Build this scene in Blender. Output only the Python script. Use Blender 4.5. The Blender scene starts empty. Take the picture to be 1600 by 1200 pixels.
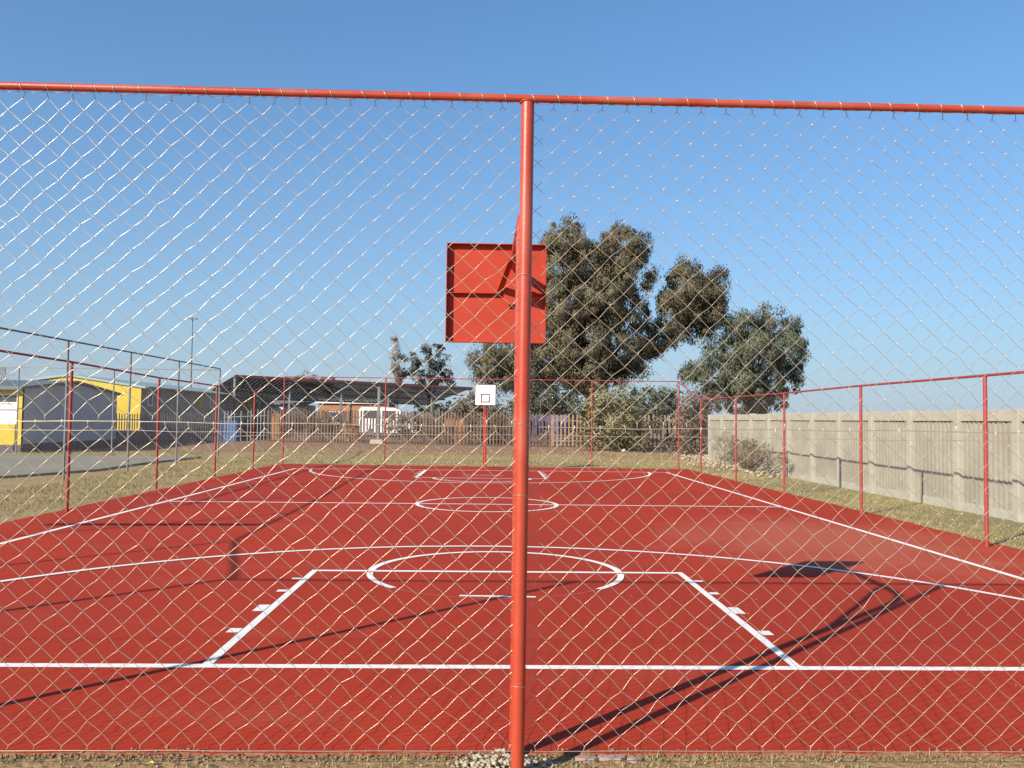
import bpy, bmesh, math, random
import numpy as np
from mathutils import Vector, Matrix

random.seed(7)
rng = np.random.default_rng(7)
SC = bpy.context.scene
COL = SC.collection

# ------------------------------------------------------------------ camera
H = 2.2                       # camera height above the court
F = 1300.0                    # focal length in pixels of a 1600 px wide frame
_d = Vector((1, -0.0122, 0))                       # tilt of the horizon
_y = Vector((763 - 800, -(655 - 600) * -1 * -1, -F)).normalized()   # where the court axis points
_z = _d.cross(_y).normalized()
if _z.y < 0: _z = -_z
_x = _y.cross(_z).normalized()
# rows: world axes expressed in camera space -> camera-to-world rotation
R3 = Matrix((( _x.x, _x.y, _x.z), (_y.x, _y.y, _y.z), (_z.x, _z.y, _z.z)))
cam = bpy.data.cameras.new('camera')
cam.sensor_width = 36.0
cam.lens = 36.0 * F / 1600.0
cam.clip_start = 0.05
cam.clip_end = 4000
camo = bpy.data.objects.new('camera', cam)
camo.matrix_world = Matrix.Translation((0, 0, H)) @ R3.to_4x4()
COL.objects.link(camo)
SC.camera = camo

# ------------------------------------------------------------------ light
SUN_DIR = Vector((-1.44, -1.46, 1.0)).normalized()     # towards the sun
sun = bpy.data.lights.new('sun', 'SUN')
sun.energy = 4.6
sun.angle = math.radians(0.53)
sun.color = (1.0, 0.91, 0.76)
suno = bpy.data.objects.new('sun', sun)
suno.rotation_euler = (-SUN_DIR).to_track_quat('-Z', 'Y').to_euler()
COL.objects.link(suno)
world = bpy.data.worlds.new('World')
SC.world = world
world.use_nodes = True
wn = world.node_tree.nodes
bg = wn['Background']
sky = wn.new('ShaderNodeTexSky')
sky.sky_type = 'NISHITA'
sky.sun_disc = False
sky.sun_elevation = math.asin(SUN_DIR.z)
sky.sun_rotation = math.atan2(SUN_DIR.x, SUN_DIR.y)
sky.altitude = 0
sky.air_density = 1.25
sky.dust_density = 0.7
sky.ozone_density = 10.0
hz = wn.new('ShaderNodeGamma'); hz.inputs['Gamma'].default_value = 0.80
tn = wn.new('ShaderNodeMix'); tn.data_type = 'RGBA'; tn.blend_type = 'MULTIPLY'; tn.inputs['Factor'].default_value = 1
tn.inputs['B'].default_value = (0.84, 0.99, 1.05, 1)
world.node_tree.links.new(sky.outputs[0], hz.inputs['Color'])
world.node_tree.links.new(hz.outputs[0], tn.inputs['A'])
tc = wn.new('ShaderNodeTexCoord'); sx = wn.new('ShaderNodeSeparateXYZ')
world.node_tree.links.new(tc.outputs['Generated'], sx.inputs[0])
ex = wn.new('ShaderNodeMath'); ex.operation = 'MULTIPLY'; ex.inputs[1].default_value = -6.0
world.node_tree.links.new(sx.outputs['Z'], ex.inputs[0])
pw = wn.new('ShaderNodeMath'); pw.operation = 'EXPONENT'; pw.use_clamp = True
world.node_tree.links.new(ex.outputs[0], pw.inputs[0])
fm = wn.new('ShaderNodeMath'); fm.operation = 'MULTIPLY'; fm.inputs[1].default_value = .85
world.node_tree.links.new(pw.outputs[0], fm.inputs[0])
hm = wn.new('ShaderNodeMix'); hm.data_type = 'RGBA'          # thin smog lying low over the town
hm.inputs['B'].default_value = (2.25, 2.78, 3.38, 1)
world.node_tree.links.new(tn.outputs['Result'], hm.inputs['A'])
world.node_tree.links.new(fm.outputs[0], hm.inputs['Factor'])
world.node_tree.links.new(hm.outputs['Result'], bg.inputs[0])
bg.inputs[1].default_value = 0.131
vs = SC.view_settings
vs.view_transform = 'Standard'
vs.look = 'None'
vs.gamma = 1
vs.exposure = 0.7
vs.use_curve_mapping = False

# ------------------------------------------------------------------ helpers
def ray(px, py):
    c = Vector((px - 800, 600 - py, -F))
    return R3 @ c
def on_ground(px, py, z=0.0):
    r = ray(px, py)
    return Vector((0, 0, H)) + r * ((z - H) / r.z)
def at_depth(px, py, Y):
    r = ray(px, py)
    return Vector((0, 0, H)) + r * (Y / r.y)
def sst(a, b, v):
    t = min(1, max(0, (v - a) / (b - a)))
    return t * t * (3 - 2 * t)
def gz(x, y):
    """height of the natural ground"""
    z = -0.025 + (.015 if y < 6 and abs(x) < 12 else 0)
    z += 0.32 * sst(43, 58, y) * sst(-24, -17, x) * (1 - sst(16, 24, x))
    z += 0.05 * sst(12, 20, abs(x)) * math.sin(x * .31 + 1) * math.sin(y * .23)
    return z

def tag(o, label=None, cat=None, group=None, kind=None):
    if label: o['label'] = label
    if cat: o['category'] = cat
    if group: o['group'] = group
    if kind: o['kind'] = kind
    return o
def empty(name, loc=(0, 0, 0), rz=0.0):
    o = bpy.data.objects.new(name, None)
    o.location = loc
    o.rotation_euler = (0, 0, rz)
    o.empty_display_size = .2
    COL.objects.link(o)
    return o
def thing(name, label, cat, loc=(0, 0, 0), rz=0.0, group=None):
    return tag(empty(name, loc, rz), label, cat, group)

class MB:
    """collects shapes into one mesh"""
    def __init__(self):
        self.v = []; self.f = []; self.mi = []; self.cur = 0
    def poly(self, pts):
        n = len(self.v)
        self.v += [tuple(p) for p in pts]
        self.f.append(tuple(range(n, n + len(pts)))); self.mi.append(self.cur)
    def box(self, lo, hi, rz=0.0, c=None):
        x0, y0, z0 = lo; x1, y1, z1 = hi
        p = [(x0,y0,z0),(x1,y0,z0),(x1,y1,z0),(x0,y1,z0),(x0,y0,z1),(x1,y0,z1),(x1,y1,z1),(x0,y1,z1)]
        if rz:
            cx, cy = c if c else ((x0+x1)/2, (y0+y1)/2)
            s, k = math.sin(rz), math.cos(rz)
            p = [(cx+(a-cx)*k-(b-cy)*s, cy+(a-cx)*s+(b-cy)*k, z) for a, b, z in p]
        self.hexa(p)
    def hexa(self, p):
        n = len(self.v); self.v += [tuple(q) for q in p]
        for q in ((3,2,1,0),(4,5,6,7),(0,1,5,4),(1,2,6,5),(2,3,7,6),(3,0,4,7)):
            self.f.append(tuple(n+i for i in q)); self.mi.append(self.cur)
    def bar(self, a, b, w, h, up=(0,0,1)):
        """rectangular bar from a to b"""
        a = Vector(a); b = Vector(b); t = (b-a).normalized(); u = Vector(up)
        s = t.cross(u).normalized(); u = s.cross(t)
        p = []
        for q in (a, b):
            p += [q-s*w/2-u*h/2, q+s*w/2-u*h/2, q+s*w/2+u*h/2, q-s*w/2+u*h/2]
        self.hexa(p)
    def tube(self, pts, r, n=8, cap=True):
        pts = [Vector(p) for p in pts]
        rr = r if isinstance(r, (list, tuple)) else [r]*len(pts)
        t0 = (pts[1]-pts[0]).normalized()
        u = t0.orthogonal().normalized()
        base = len(self.v)
        for i, p in enumerate(pts):
            if i == 0: t = t0
            elif i == len(pts)-1: t = (pts[i]-pts[i-1]).normalized()
            else: t = ((pts[i+1]-pts[i]).normalized()+(pts[i]-pts[i-1]).normalized()).normalized()
            u = (u - t*u.dot(t)).normalized(); w = t.cross(u)
            for k in range(n):
                a = 2*math.pi*k/n
                self.v.append(tuple(p + (u*math.cos(a)+w*math.sin(a))*rr[i]))
        for i in range(len(pts)-1):
            for k in range(n):
                k2 = (k+1) % n
                self.f.append((base+i*n+k, base+i*n+k2, base+(i+1)*n+k2, base+(i+1)*n+k)); self.mi.append(self.cur)
        if cap:
            self.f.append(tuple(base+k for k in range(n))[::-1]); self.mi.append(self.cur)
            e = base+(len(pts)-1)*n
            self.f.append(tuple(e+k for k in range(n))); self.mi.append(self.cur)
    def build(self, name, mats, parent=None, smooth=False, bevel=0.0):
        me = bpy.data.meshes.new(name)
        me.from_pydata(self.v, [], self.f)
        if not isinstance(mats, (list, tuple)): mats = [mats]
        for m in mats: me.materials.append(m)
        me.polygons.foreach_set('material_index', self.mi)
        if smooth: me.polygons.foreach_set('use_smooth', [True]*len(self.f))
        me.update()
        o = bpy.data.objects.new(name, me)
        COL.objects.link(o)
        if parent: o.parent = parent
        if bevel:
            b = o.modifiers.new('bevel', 'BEVEL'); b.width = bevel; b.segments = 2; b.limit_method = 'ANGLE'
        return o
def auto_smooth(o, ang=0.6):
    me = o.data
    me.polygons.foreach_set('use_smooth', [True]*len(me.polygons))
    bm = bmesh.new(); bm.from_mesh(me)
    for e in bm.edges:
        if len(e.link_faces) == 2 and e.calc_face_angle(0) > ang: e.smooth = False
    bm.to_mesh(me); bm.free()
    return o
def np_mesh(name, V, Fq, mats, parent=None, smooth=False):
    """V (n,3), Fq (m,k) all faces of k corners"""
    me = bpy.data.meshes.new(name)
    m, k = Fq.shape
    me.vertices.add(len(V)); me.vertices.foreach_set('co', np.asarray(V, np.float32).ravel())
    me.loops.add(m*k); me.loops.foreach_set('vertex_index', np.asarray(Fq, np.int32).ravel())
    me.polygons.add(m)
    me.polygons.foreach_set('loop_start', np.arange(0, m*k, k, dtype=np.int32))
    me.polygons.foreach_set('loop_total', np.full(m, k, np.int32))
    if smooth: me.polygons.foreach_set('use_smooth', np.ones(m, bool))
    for q in (mats if isinstance(mats, (list, tuple)) else [mats]): me.materials.append(q)
    me.update(calc_edges=True); me.validate()
    o = bpy.data.objects.new(name, me); COL.objects.link(o)
    if parent: o.parent = parent
    return o
def np_tubes(P, r, n=5):
    """P (s, m, 3): s polylines of m points -> verts, quads"""
    P = np.asarray(P, float); s, m, _ = P.shape
    T = np.empty_like(P)
    T[:, 1:-1] = P[:, 2:] - P[:, :-2]; T[:, 0] = P[:, 1]-P[:, 0]; T[:, -1] = P[:, -1]-P[:, -2]
    T /= np.linalg.norm(T, axis=2, keepdims=True)+1e-12
    ref = np.array([0.13, 1.0, 0.07])
    U = np.cross(T, ref); U /= np.linalg.norm(U, axis=2, keepdims=True)+1e-12
    W = np.cross(T, U)
    a = np.arange(n)*2*np.pi/n
    V = P[:, :, None, :] + r*(U[:, :, None, :]*np.cos(a)[None, None, :, None] + W[:, :, None, :]*np.sin(a)[None, None, :, None])
    idx = np.arange(s*m*n).reshape(s, m, n)
    A = idx[:, :-1, :]; B = idx[:, 1:, :]
    Fq = np.stack([A, np.roll(A, -1, 2), np.roll(B, -1, 2), B], -1).reshape(-1, 4)
    return V.reshape(-1, 3), Fq

# ------------------------------------------------------------------ materials
def new_mat(name):
    m = bpy.data.materials.new(name); m.use_nodes = True
    return m, m.node_tree.nodes, m.node_tree.links, m.node_tree.nodes['Principled BSDF']
def mat(name, c1, c2=None, scale=6.0, detail=5.0, rough=.7, metal=0.0, bump=0.0, bscale=None, c3=None, scale3=.4, spec=None, lo=.35, hi=.65, stretch=None):
    """noise blend of c1 and c2, a second larger noise towards c3, noise bump"""
    m, N, L, P = new_mat(name)
    P.inputs['Roughness'].default_value = rough
    P.inputs['Metallic'].default_value = metal
    if spec is not None: P.inputs['Specular IOR Level'].default_value = spec
    P.inputs['Base Color'].default_value = (*c1, 1)
    co = N.new('ShaderNodeTexCoord'); vec = co.outputs['Object']
    if stretch:
        mp = N.new('ShaderNodeMapping'); mp.inputs['Scale'].default_value = stretch
        L.new(vec, mp.inputs['Vector']); vec = mp.outputs[0]
    def nz(s, d=detail):
        n = N.new('ShaderNodeTexNoise'); n.inputs['Scale'].default_value = s; n.inputs['Detail'].default_value = d
        L.new(vec, n.inputs['Vector']); return n.outputs['Fac']
    def ramp(f, a, b):
        r = N.new('ShaderNodeMapRange'); r.inputs['From Min'].default_value = a; r.inputs['From Max'].default_value = b
        L.new(f, r.inputs['Value']); return r.outputs[0]
    out = None
    if c2 is not None:
        mx = N.new('ShaderNodeMix'); mx.data_type = 'RGBA'
        mx.inputs['A'].default_value = (*c1, 1); mx.inputs['B'].default_value = (*c2, 1)
        L.new(ramp(nz(scale), lo, hi), mx.inputs['Factor']); out = mx.outputs['Result']
    if c3 is not None:
        mx = N.new('ShaderNodeMix'); mx.data_type = 'RGBA'
        if out: L.new(out, mx.inputs['A'])
        else: mx.inputs['A'].default_value = (*c1, 1)
        mx.inputs['B'].default_value = (*c3, 1)
        L.new(ramp(nz(scale3, 4), .48, .68), mx.inputs['Factor']); out = mx.outputs['Result']
    if out: L.new(out, P.inputs['Base Color'])
    if bump:
        b = N.new('ShaderNodeBump'); b.inputs['Strength'].default_value = bump; b.inputs['Distance'].default_value = .02
        L.new(nz(bscale or scale*4, 6), b.inputs['Height']); L.new(b.outputs[0], P.inputs['Normal'])
    return m
def leaf_mat(name, c1, c2, c3=None):
    """foliage: colour differs from leaf to leaf and from bough to bough"""
    m, N, L, P = new_mat(name)
    P.inputs['Roughness'].default_value = .55
    P.inputs['Specular IOR Level'].default_value = .3
    g = N.new('ShaderNodeNewGeometry')
    mx = N.new('ShaderNodeMix'); mx.data_type = 'RGBA'
    mx.inputs['A'].default_value = (*c1, 1); mx.inputs['B'].default_value = (*c2, 1)
    L.new(g.outputs['Random Per Island'], mx.inputs['Factor']); out = mx.outputs['Result']
    if c3:
        n = N.new('ShaderNodeTexNoise'); n.inputs['Scale'].default_value = .5; n.inputs['Detail'].default_value = 3
        L.new(g.outputs['Position'], n.inputs['Vector'])
        r = N.new('ShaderNodeMapRange'); r.inputs['From Min'].default_value = .42; r.inputs['From Max'].default_value = .62
        L.new(n.outputs['Fac'], r.inputs['Value'])
        m2 = N.new('ShaderNodeMix'); m2.data_type = 'RGBA'
        L.new(out, m2.inputs['A']); m2.inputs['B'].default_value = (*c3, 1)
        L.new(r.outputs[0], m2.inputs['Factor']); out = m2.outputs['Result']
    L.new(out, P.inputs['Base Color'])
    return m

M = {}
M['red_paint'] = mat('red_paint', (.41,.055,.026), (.37,.048,.023), scale=9, rough=.4, bump=.06, bscale=60, c3=(.42,.10,.06), scale3=1.6)
M['red_board'] = mat('red_board', (.42,.045,.021), (.37,.039,.019), scale=2.5, rough=.6, spec=.25, c3=(.36,.05,.03), scale3=2.2)
M['red_thin'] = mat('red_thin', (.33,.04,.035), (.28,.036,.03), scale=5, rough=.5)
M['galv'] = mat('galv', (.60,.51,.39), (.48,.42,.33), scale=14, rough=.34, metal=.58)
M['grey_pipe'] = mat('grey_pipe', (.16,.17,.18), (.22,.22,.22), scale=4, rough=.5, metal=.3)
M['white_line'] = mat('white_line', (.88,.83,.75), (.76,.66,.58), scale=7, detail=8, rough=.7, lo=.6, hi=.95)
M['white_board'] = mat('white_board', (.80,.80,.80), rough=.4)
M['black_paint'] = mat('black_paint', (.02,.02,.022), rough=.5)
M['concrete_wall'] = mat('concrete_wall', (.295,.275,.22), (.25,.232,.185), scale=2.2, rough=.9, bump=.2, bscale=30, c3=(.235,.21,.17), scale3=.7)
M['concrete_post'] = mat('concrete_post', (.385,.362,.298), (.34,.32,.262), scale=4, rough=.9, bump=.2, bscale=30)
M['asphalt'] = mat('asphalt', (.25,.225,.165), (.21,.19,.145), scale=2, rough=.95, c3=(.28,.24,.165), scale3=.3)
M['yellow_wall'] = mat('yellow_wall', (.64,.45,.05), (.58,.41,.05), scale=1.5, rough=.8)
M['grey_wall'] = mat('grey_wall', (.50,.49,.48), (.45,.44,.43), scale=1.2, rough=.85)
M['dark_wall'] = mat('dark_wall', (.25,.23,.20), (.29,.265,.23), scale=1.4, rough=.85)
M['plinth'] = mat('plinth', (.09,.085,.10), (.12,.11,.12), scale=1.4, rough=.85)
M['roof_blue'] = mat('roof_blue', (.09,.12,.15), (.12,.15,.18), scale=1, rough=.6)
M['roof_green'] = mat('roof_green', (.24,.36,.36), (.28,.38,.38), scale=1, rough=.5)
M['roof_rust'] = mat('roof_rust', (.075,.05,.05), (.11,.06,.055), scale=.7, rough=.8)
M['red_edge'] = mat('red_edge', (.34,.09,.08), (.22,.09,.08), scale=.35, rough=.7)
M['glass'] = mat('glass', (.06,.07,.08), rough=.15)
M['white_paint'] = mat('white_paint', (.75,.75,.74), rough=.55)
M['curtain'] = mat('curtain', (.72,.70,.70), (.66,.62,.62), scale=3, rough=.9)
M['pink'] = mat('pink', (.66,.46,.44), (.6,.42,.4), scale=3, rough=.9)
M['orange'] = mat('orange', (.40,.18,.055), (.33,.14,.05), scale=1.2, rough=.75)
M['brick'] = mat('brick', (.38,.19,.09), (.32,.15,.07), scale=2.0, rough=.85)
M['blue'] = mat('blue', (.03,.12,.36), (.03,.10,.28), scale=2, rough=.55)
M['cloth_blue'] = mat('cloth_blue', (.085,.085,.20), (.12,.10,.20), scale=1.5, rough=.9)
M['rubber'] = mat('rubber', (.03,.03,.03), rough=.8)
M['bark'] = mat('bark', (.30,.25,.20), (.17,.13,.10), scale=3, rough=.95, stretch=(1,1,.2))
M['bark_dark'] = mat('bark_dark', (.10,.08,.065), (.16,.13,.10), scale=3, rough=.95, stretch=(1,1,.2))
M['paling_grey'] = mat('paling_grey', (.20,.21,.22), (.15,.155,.16), scale=3, rough=.7, metal=.2)
M['paling_rust'] = mat('paling_rust', (.115,.075,.062), (.07,.046,.04), scale=2.5, rough=.85, c3=(.19,.13,.10), scale3=.5)
M['paling_wood'] = mat('paling_wood', (.28,.185,.125), (.20,.125,.09), scale=2.5, rough=.85)
M['stone'] = mat('stone', (.44,.39,.29), (.32,.26,.18), scale=25, rough=.95)
M['stone_tan'] = mat('stone_tan', (.47,.38,.27), (.33,.25,.17), scale=3, rough=.95)
M['leaf_yellow'] = mat('leaf_yellow', (.70,.55,.08), rough=.6)

def ground_material():
    m, N, L, P = new_mat('ground')
    P.inputs['Roughness'].default_value = .95
    P.inputs['Specular IOR Level'].default_value = .15
    co = N.new('ShaderNodeTexCoord').outputs['Object']
    def nz(s, d=6, dist=0.0):
        n = N.new('ShaderNodeTexNoise'); n.inputs['Scale'].default_value = s; n.inputs['Detail'].default_value = d
        n.inputs['Distortion'].default_value = dist
        L.new(co, n.inputs['Vector']); return n.outputs['Fac']
    def rg(f, a, b):
        r = N.new('ShaderNodeMapRange'); r.inputs['From Min'].default_value = a; r.inputs['From Max'].default_value = b
        L.new(f, r.inputs['Value']); return r.outputs[0]
    def mix(f, A, B):
        x = N.new('ShaderNodeMix'); x.data_type = 'RGBA'
        for k, v in (('A', A), ('B', B)):
            if isinstance(v, tuple): x.inputs[k].default_value = (*v, 1)
            else: L.new(v, x.inputs[k])
        L.new(f, x.inputs['Factor']); return x.outputs['Result']
    straw = mix(rg(nz(7, 8), .35, .65), (.40,.285,.135), (.30,.21,.10))
    green = mix(rg(nz(9, 8), .35, .65), (.29,.235,.10), (.36,.275,.125))
    c = mix(rg(nz(.22, 5, .5), .48, .66), straw, green)
    soil = mix(rg(nz(5, 8), .35, .65), (.36,.225,.13), (.27,.165,.09))
    c = mix(rg(nz(.35, 6, .8), .52, .66), c, soil)
    sp = N.new('ShaderNodeSeparateXYZ'); L.new(co, sp.inputs[0])
    gr = N.new('ShaderNodeMath'); gr.operation = 'MULTIPLY'; L.new(rg(sp.outputs['X'], 9.0, 10.0), gr.inputs[0]); L.new(rg(nz(.8, 6), .25, .55, ), gr.inputs[1])
    c = mix(gr.outputs[0], c, mix(rg(nz(8, 8), .35, .65), (.27,.235,.115), (.20,.185,.085)))
    bk = N.new('ShaderNodeMath'); bk.operation = 'MULTIPLY_ADD'; bk.inputs[1].default_value = 9.0; L.new(nz(.25, 6), bk.inputs[0]); L.new(sp.outputs['Y'], bk.inputs[2])
    c = mix(rg(bk.outputs[0], 52, 55.5), c, mix(rg(nz(6, 8), .35, .65), (.33,.20,.115), (.24,.14,.08)))
    near = rg(sp.outputs['Y'], 6.5, 5.0)
    c = mix(near, c, mix(rg(nz(16, 8), .35, .65), (.40,.24,.11), (.27,.16,.075)))
    L.new(c, P.inputs['Base Color'])
    b = N.new('ShaderNodeBump'); b.inputs['Strength'].default_value = .7; b.inputs['Distance'].default_value = .05
    L.new(nz(14, 8), b.inputs['Height']); L.new(b.outputs[0], P.inputs['Normal'])
    return m
M['ground'] = ground_material()

def court_material():
    m, N, L, P = new_mat('court_red')
    P.inputs['Roughness'].default_value = .82
    P.inputs['Specular IOR Level'].default_value = .12
    co = N.new('ShaderNodeTexCoord').outputs['Object']
    def nz(s, d=6, vec=None):
        n = N.new('ShaderNodeTexNoise'); n.inputs['Scale'].default_value = s; n.inputs['Detail'].default_value = d
        L.new(vec or co, n.inputs['Vector']); return n.outputs['Fac']
    def rg(f, a, b, t=1.0):
        r = N.new('ShaderNodeMapRange'); r.inputs['From Min'].default_value = a; r.inputs['From Max'].default_value = b
        r.inputs['To Max'].default_value = t
        L.new(f, r.inputs['Value']); return r.outputs[0]
    def mix(f, A, B):
        x = N.new('ShaderNodeMix'); x.data_type = 'RGBA'
        for k, v in (('A', A), ('B', B)):
            if isinstance(v, tuple): x.inputs[k].default_value = (*v, 1)
            else: L.new(v, x.inputs[k])
        L.new(f, x.inputs['Factor']); return x.outputs['Result']
    c = mix(rg(nz(.5, 5), .35, .65), (.43,.042,.016), (.375,.036,.0145))
    c = mix(rg(nz(60, 3), .3, .7, .6), c, (.40,.041,.0165))
    # dust blown over the right-hand side, an oval patch with a ragged edge
    mp = N.new('ShaderNodeMapping'); mp.vector_type = 'POINT'
    mp.inputs['Location'].default_value = (-6.4/3.2, -15.5/4.2, 0); mp.inputs['Scale'].default_value = (1/3.2, 1/4.2, 0)
    L.new(co, mp.inputs[0])
    ln = N.new('ShaderNodeVectorMath'); ln.operation = 'LENGTH'; L.new(mp.outputs[0], ln.inputs[0])
    ad = N.new('ShaderNodeMath'); ad.operation = 'MULTIPLY_ADD'; ad.inputs[1].default_value = 1.1
    L.new(nz(.9, 6), ad.inputs[0]); L.new(ln.outputs['Value'], ad.inputs[2])
    c = mix(rg(ad.outputs[0], 1.65, .95, .65), c, (.45,.13,.08))
    # dirt walked in along the edges
    st = N.new('ShaderNodeMapping'); st.inputs['Scale'].default_value = (.25, .9, 1); L.new(co, st.inputs[0])
    c = mix(rg(nz(1.2, 7, st.outputs[0]), .56, .75, .35), c, (.40,.10,.06))
    c = mix(rg(nz(.11, 4), .45, .62, .7), c, (.345,.036,.018))
    # scuffs: short pale streaks, and small dark stains
    sc_ = N.new('ShaderNodeMapping'); sc_.inputs['Scale'].default_value = (1.4, 5.5, 1); sc_.inputs['Rotation'].default_value = (0, 0, .5); L.new(co, sc_.inputs[0])
    c = mix(rg(nz(2.2, 8, sc_.outputs[0]), .63, .78, .45), c, (.47,.12,.07))
    c = mix(rg(nz(2.7, 3), .66, .76, .35), c, (.25,.03,.02))
    L.new(c, P.inputs['Base Color'])
    b = N.new('ShaderNodeBump'); b.inputs['Strength'].default_value = .25; b.inputs['Distance'].default_value = .006
    L.new(nz(90, 4), b.inputs['Height']); L.new(b.outputs[0], P.inputs['Normal'])
    return m
M['court'] = court_material()

# ------------------------------------------------------------------ ground, court, markings
def make_ground():
    # finer cells near the camera, coarse out to the horizon
    def axis(lo, hi, core_lo, core_hi, step):
        a = list(np.arange(core_lo, core_hi+.01, step))
        s = step; x = core_hi
        while x < hi: s *= 1.5; x += s; a.append(x)
        s = step; x = core_lo
        while x > lo: s *= 1.5; x -= s; a.insert(0, x)
        return a
    xs = axis(-1600, 1600, -34, 24, 1.0); ys = axis(-400, 2400, -2, 74, 1.0)
    V = np.array([(x, y, gz(x, y)) for y in ys for x in xs])
    nx = len(xs); F_ = []
    for j in range(len(ys)-1):
        for i in range(nx-1):
            F_.append((j*nx+i, j*nx+i+1, (j+1)*nx+i+1, (j+1)*nx+i))
    o = np_mesh('ground', V, np.array(F_), M['ground'], smooth=True)
    tag(o, kind='structure')
make_ground()

def ragged_slab():
    # court slab with a slightly uneven edge
    pts = []
    def edge(a, b, n, amp):
        for i in range(n):
            t = i/n
            p = Vector(a).lerp(Vector(b), t)
            pts.append((p.x+random.uniform(-amp, amp), p.y+random.uniform(-amp, amp)))
    edge((-9.75, 5.56), (9.6, 5.62), 90, .022)
    edge((9.6, 5.62), (9.25, 38.4), 120, .05)
    edge((9.25, 38.4), (-9.7, 39.3), 60, .06)
    edge((-9.75, 39.3), (-9.75, 5.56), 120, .05)
    mb = MB(); n = len(pts)
    mb.poly([(x, y, 0) for x, y in pts])
    for i in range(n):
        a = pts[i]; b = pts[(i+1) % n]
        mb.poly([(a[0], a[1], -.12), (b[0], b[1], -.12), (b[0], b[1], 0), (a[0], a[1], 0)])
    mb.mi = [0]+[1]*(len(mb.f)-1)
    tag(mb.build('court_surface', [M['court'], mat('slab_edge', (.22,.07,.04), (.28,.15,.08), scale=9, rough=.95)]), kind='structure')
ragged_slab()

# asphalt of the neighbouring yard on the left
mb = MB()
ap = [(-15.0, 44.2), (-15.4, 38), (-15.2, 33), (-16.2, 29.5), (-17.5, 27.2), (-20, 26.2), (-26, 25), (-60, 24), (-60, 44.5), (-30, 44.6), (-20, 44.4)]
mb.poly([(x, y, .07) for x, y in ap])
for i in range(len(ap)):
    a = ap[i]; b = ap[(i+1) % len(ap)]
    mb.poly([(a[0], a[1], -.1), (b[0], b[1], -.1), (b[0], b[1], .07), (a[0], a[1], .07)])
tag(mb.build('asphalt_yard', M['asphalt']), kind='structure')

LZ = .004
def markings():
    mb = MB()
    def line(a, b, w=.11, z=LZ):
        a = Vector((a[0], a[1], z)); b = Vector((b[0], b[1], z))
        t = (b-a).normalized(); s = Vector((-t.y, t.x, 0))*w/2
        mb.poly([a-s, b-s, b+s, a+s])
    def arc(cx, cy, r, a0, a1, w=.105, n=72, z=LZ):
        for i in range(n):
            t0 = math.radians(a0+(a1-a0)*i/n); t1 = math.radians(a0+(a1-a0)*(i+1)/n)
            q = [(cx+(r+s*w/2)*math.cos(t), cy+(r+s*w/2)*math.sin(t), z) for t, s in ((t0,-1),(t0,1),(t1,1),(t1,-1))]
            mb.poly(q)
    B0, B1, HALF, XL, XR = 7.49, 35.8, 21.65, -8.2, 7.7
    line((XL-.04, B0), (XR+.04, B0)); line((XL-.04, B1), (XR+.04, B1))
    line((XL, B0+.055), (XL, B1-.055)); line((XR, B0+.055), (XR, B1-.055))
    line((XL+.055, HALF), (XR-.055, HALF))
    arc(0, HALF, 1.80, 0, 360, n=96, z=LZ*2)
    # near key
    y1 = 12.1
    line((-2.5, y1), (2.85, y1), z=LZ*1.5)
    line((-2.46, B0+.055), (-2.46, y1-.055), .09); line((2.81, B0+.055), (2.81, y1-.055), .09)
    for yy, w in ((8.72, .17), (9.74, .32), (10.7, .12), (11.5, .10)):
        line((-2.515, yy), (-2.64, yy), w); line((2.865, yy), (2.99, yy), w)
    arc(.135, y1, 1.79, 0, 180, z=LZ*2.2)
    arc(.135, y1, 1.79, 184, 222, w=.09, n=20, z=LZ*2.2); arc(.135, y1, 1.79, 318, 356, w=.09, n=20, z=LZ*2.2)
    line((-.33, 10.47), (.62, 10.42), .075)
    a = math.degrees(math.asin((B0+.05-6.8)/7.68))
    arc(0, 6.8, 7.68, a, 180-a, n=120, z=LZ*2.5)
    # far key
    y2 = 31.1
    line((-2.7, y2), (2.23, y2), z=LZ*1.5)
    line((-2.66, y2+.055), (-2.66, B1-.055), .1); line((2.19, y2+.055), (2.19, B1-.055), .1)
    for yy, w in ((34.6, .17), (33.6, .32), (32.6, .12), (31.7, .10)):
        line((-2.715, yy), (-2.84, yy), w); line((2.245, yy), (2.37, yy), w)
    arc(-.2, y2, 1.8, 180, 360, z=LZ*2.2)
    line((-1.0, 32.8), (.6, 32.8), .075)
    arc(-.27, B1+.1, 7.15, 181.6, 358.4, n=120, z=LZ*2.5)
    o = mb.build('court_markings', M['white_line'])
    tag(o, kind='structure')
    # the worn lower half of the near free throw circle, barely there
    mb.__init__()
    arc(.135, y1, 1.79, 223, 317, w=.03, n=40, z=LZ)
    tag(mb.build('worn_court_marking', mat('worn_line', (.52,.13,.09), (.50,.08,.05), scale=14, rough=.8)), kind='structure')
markings()

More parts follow.
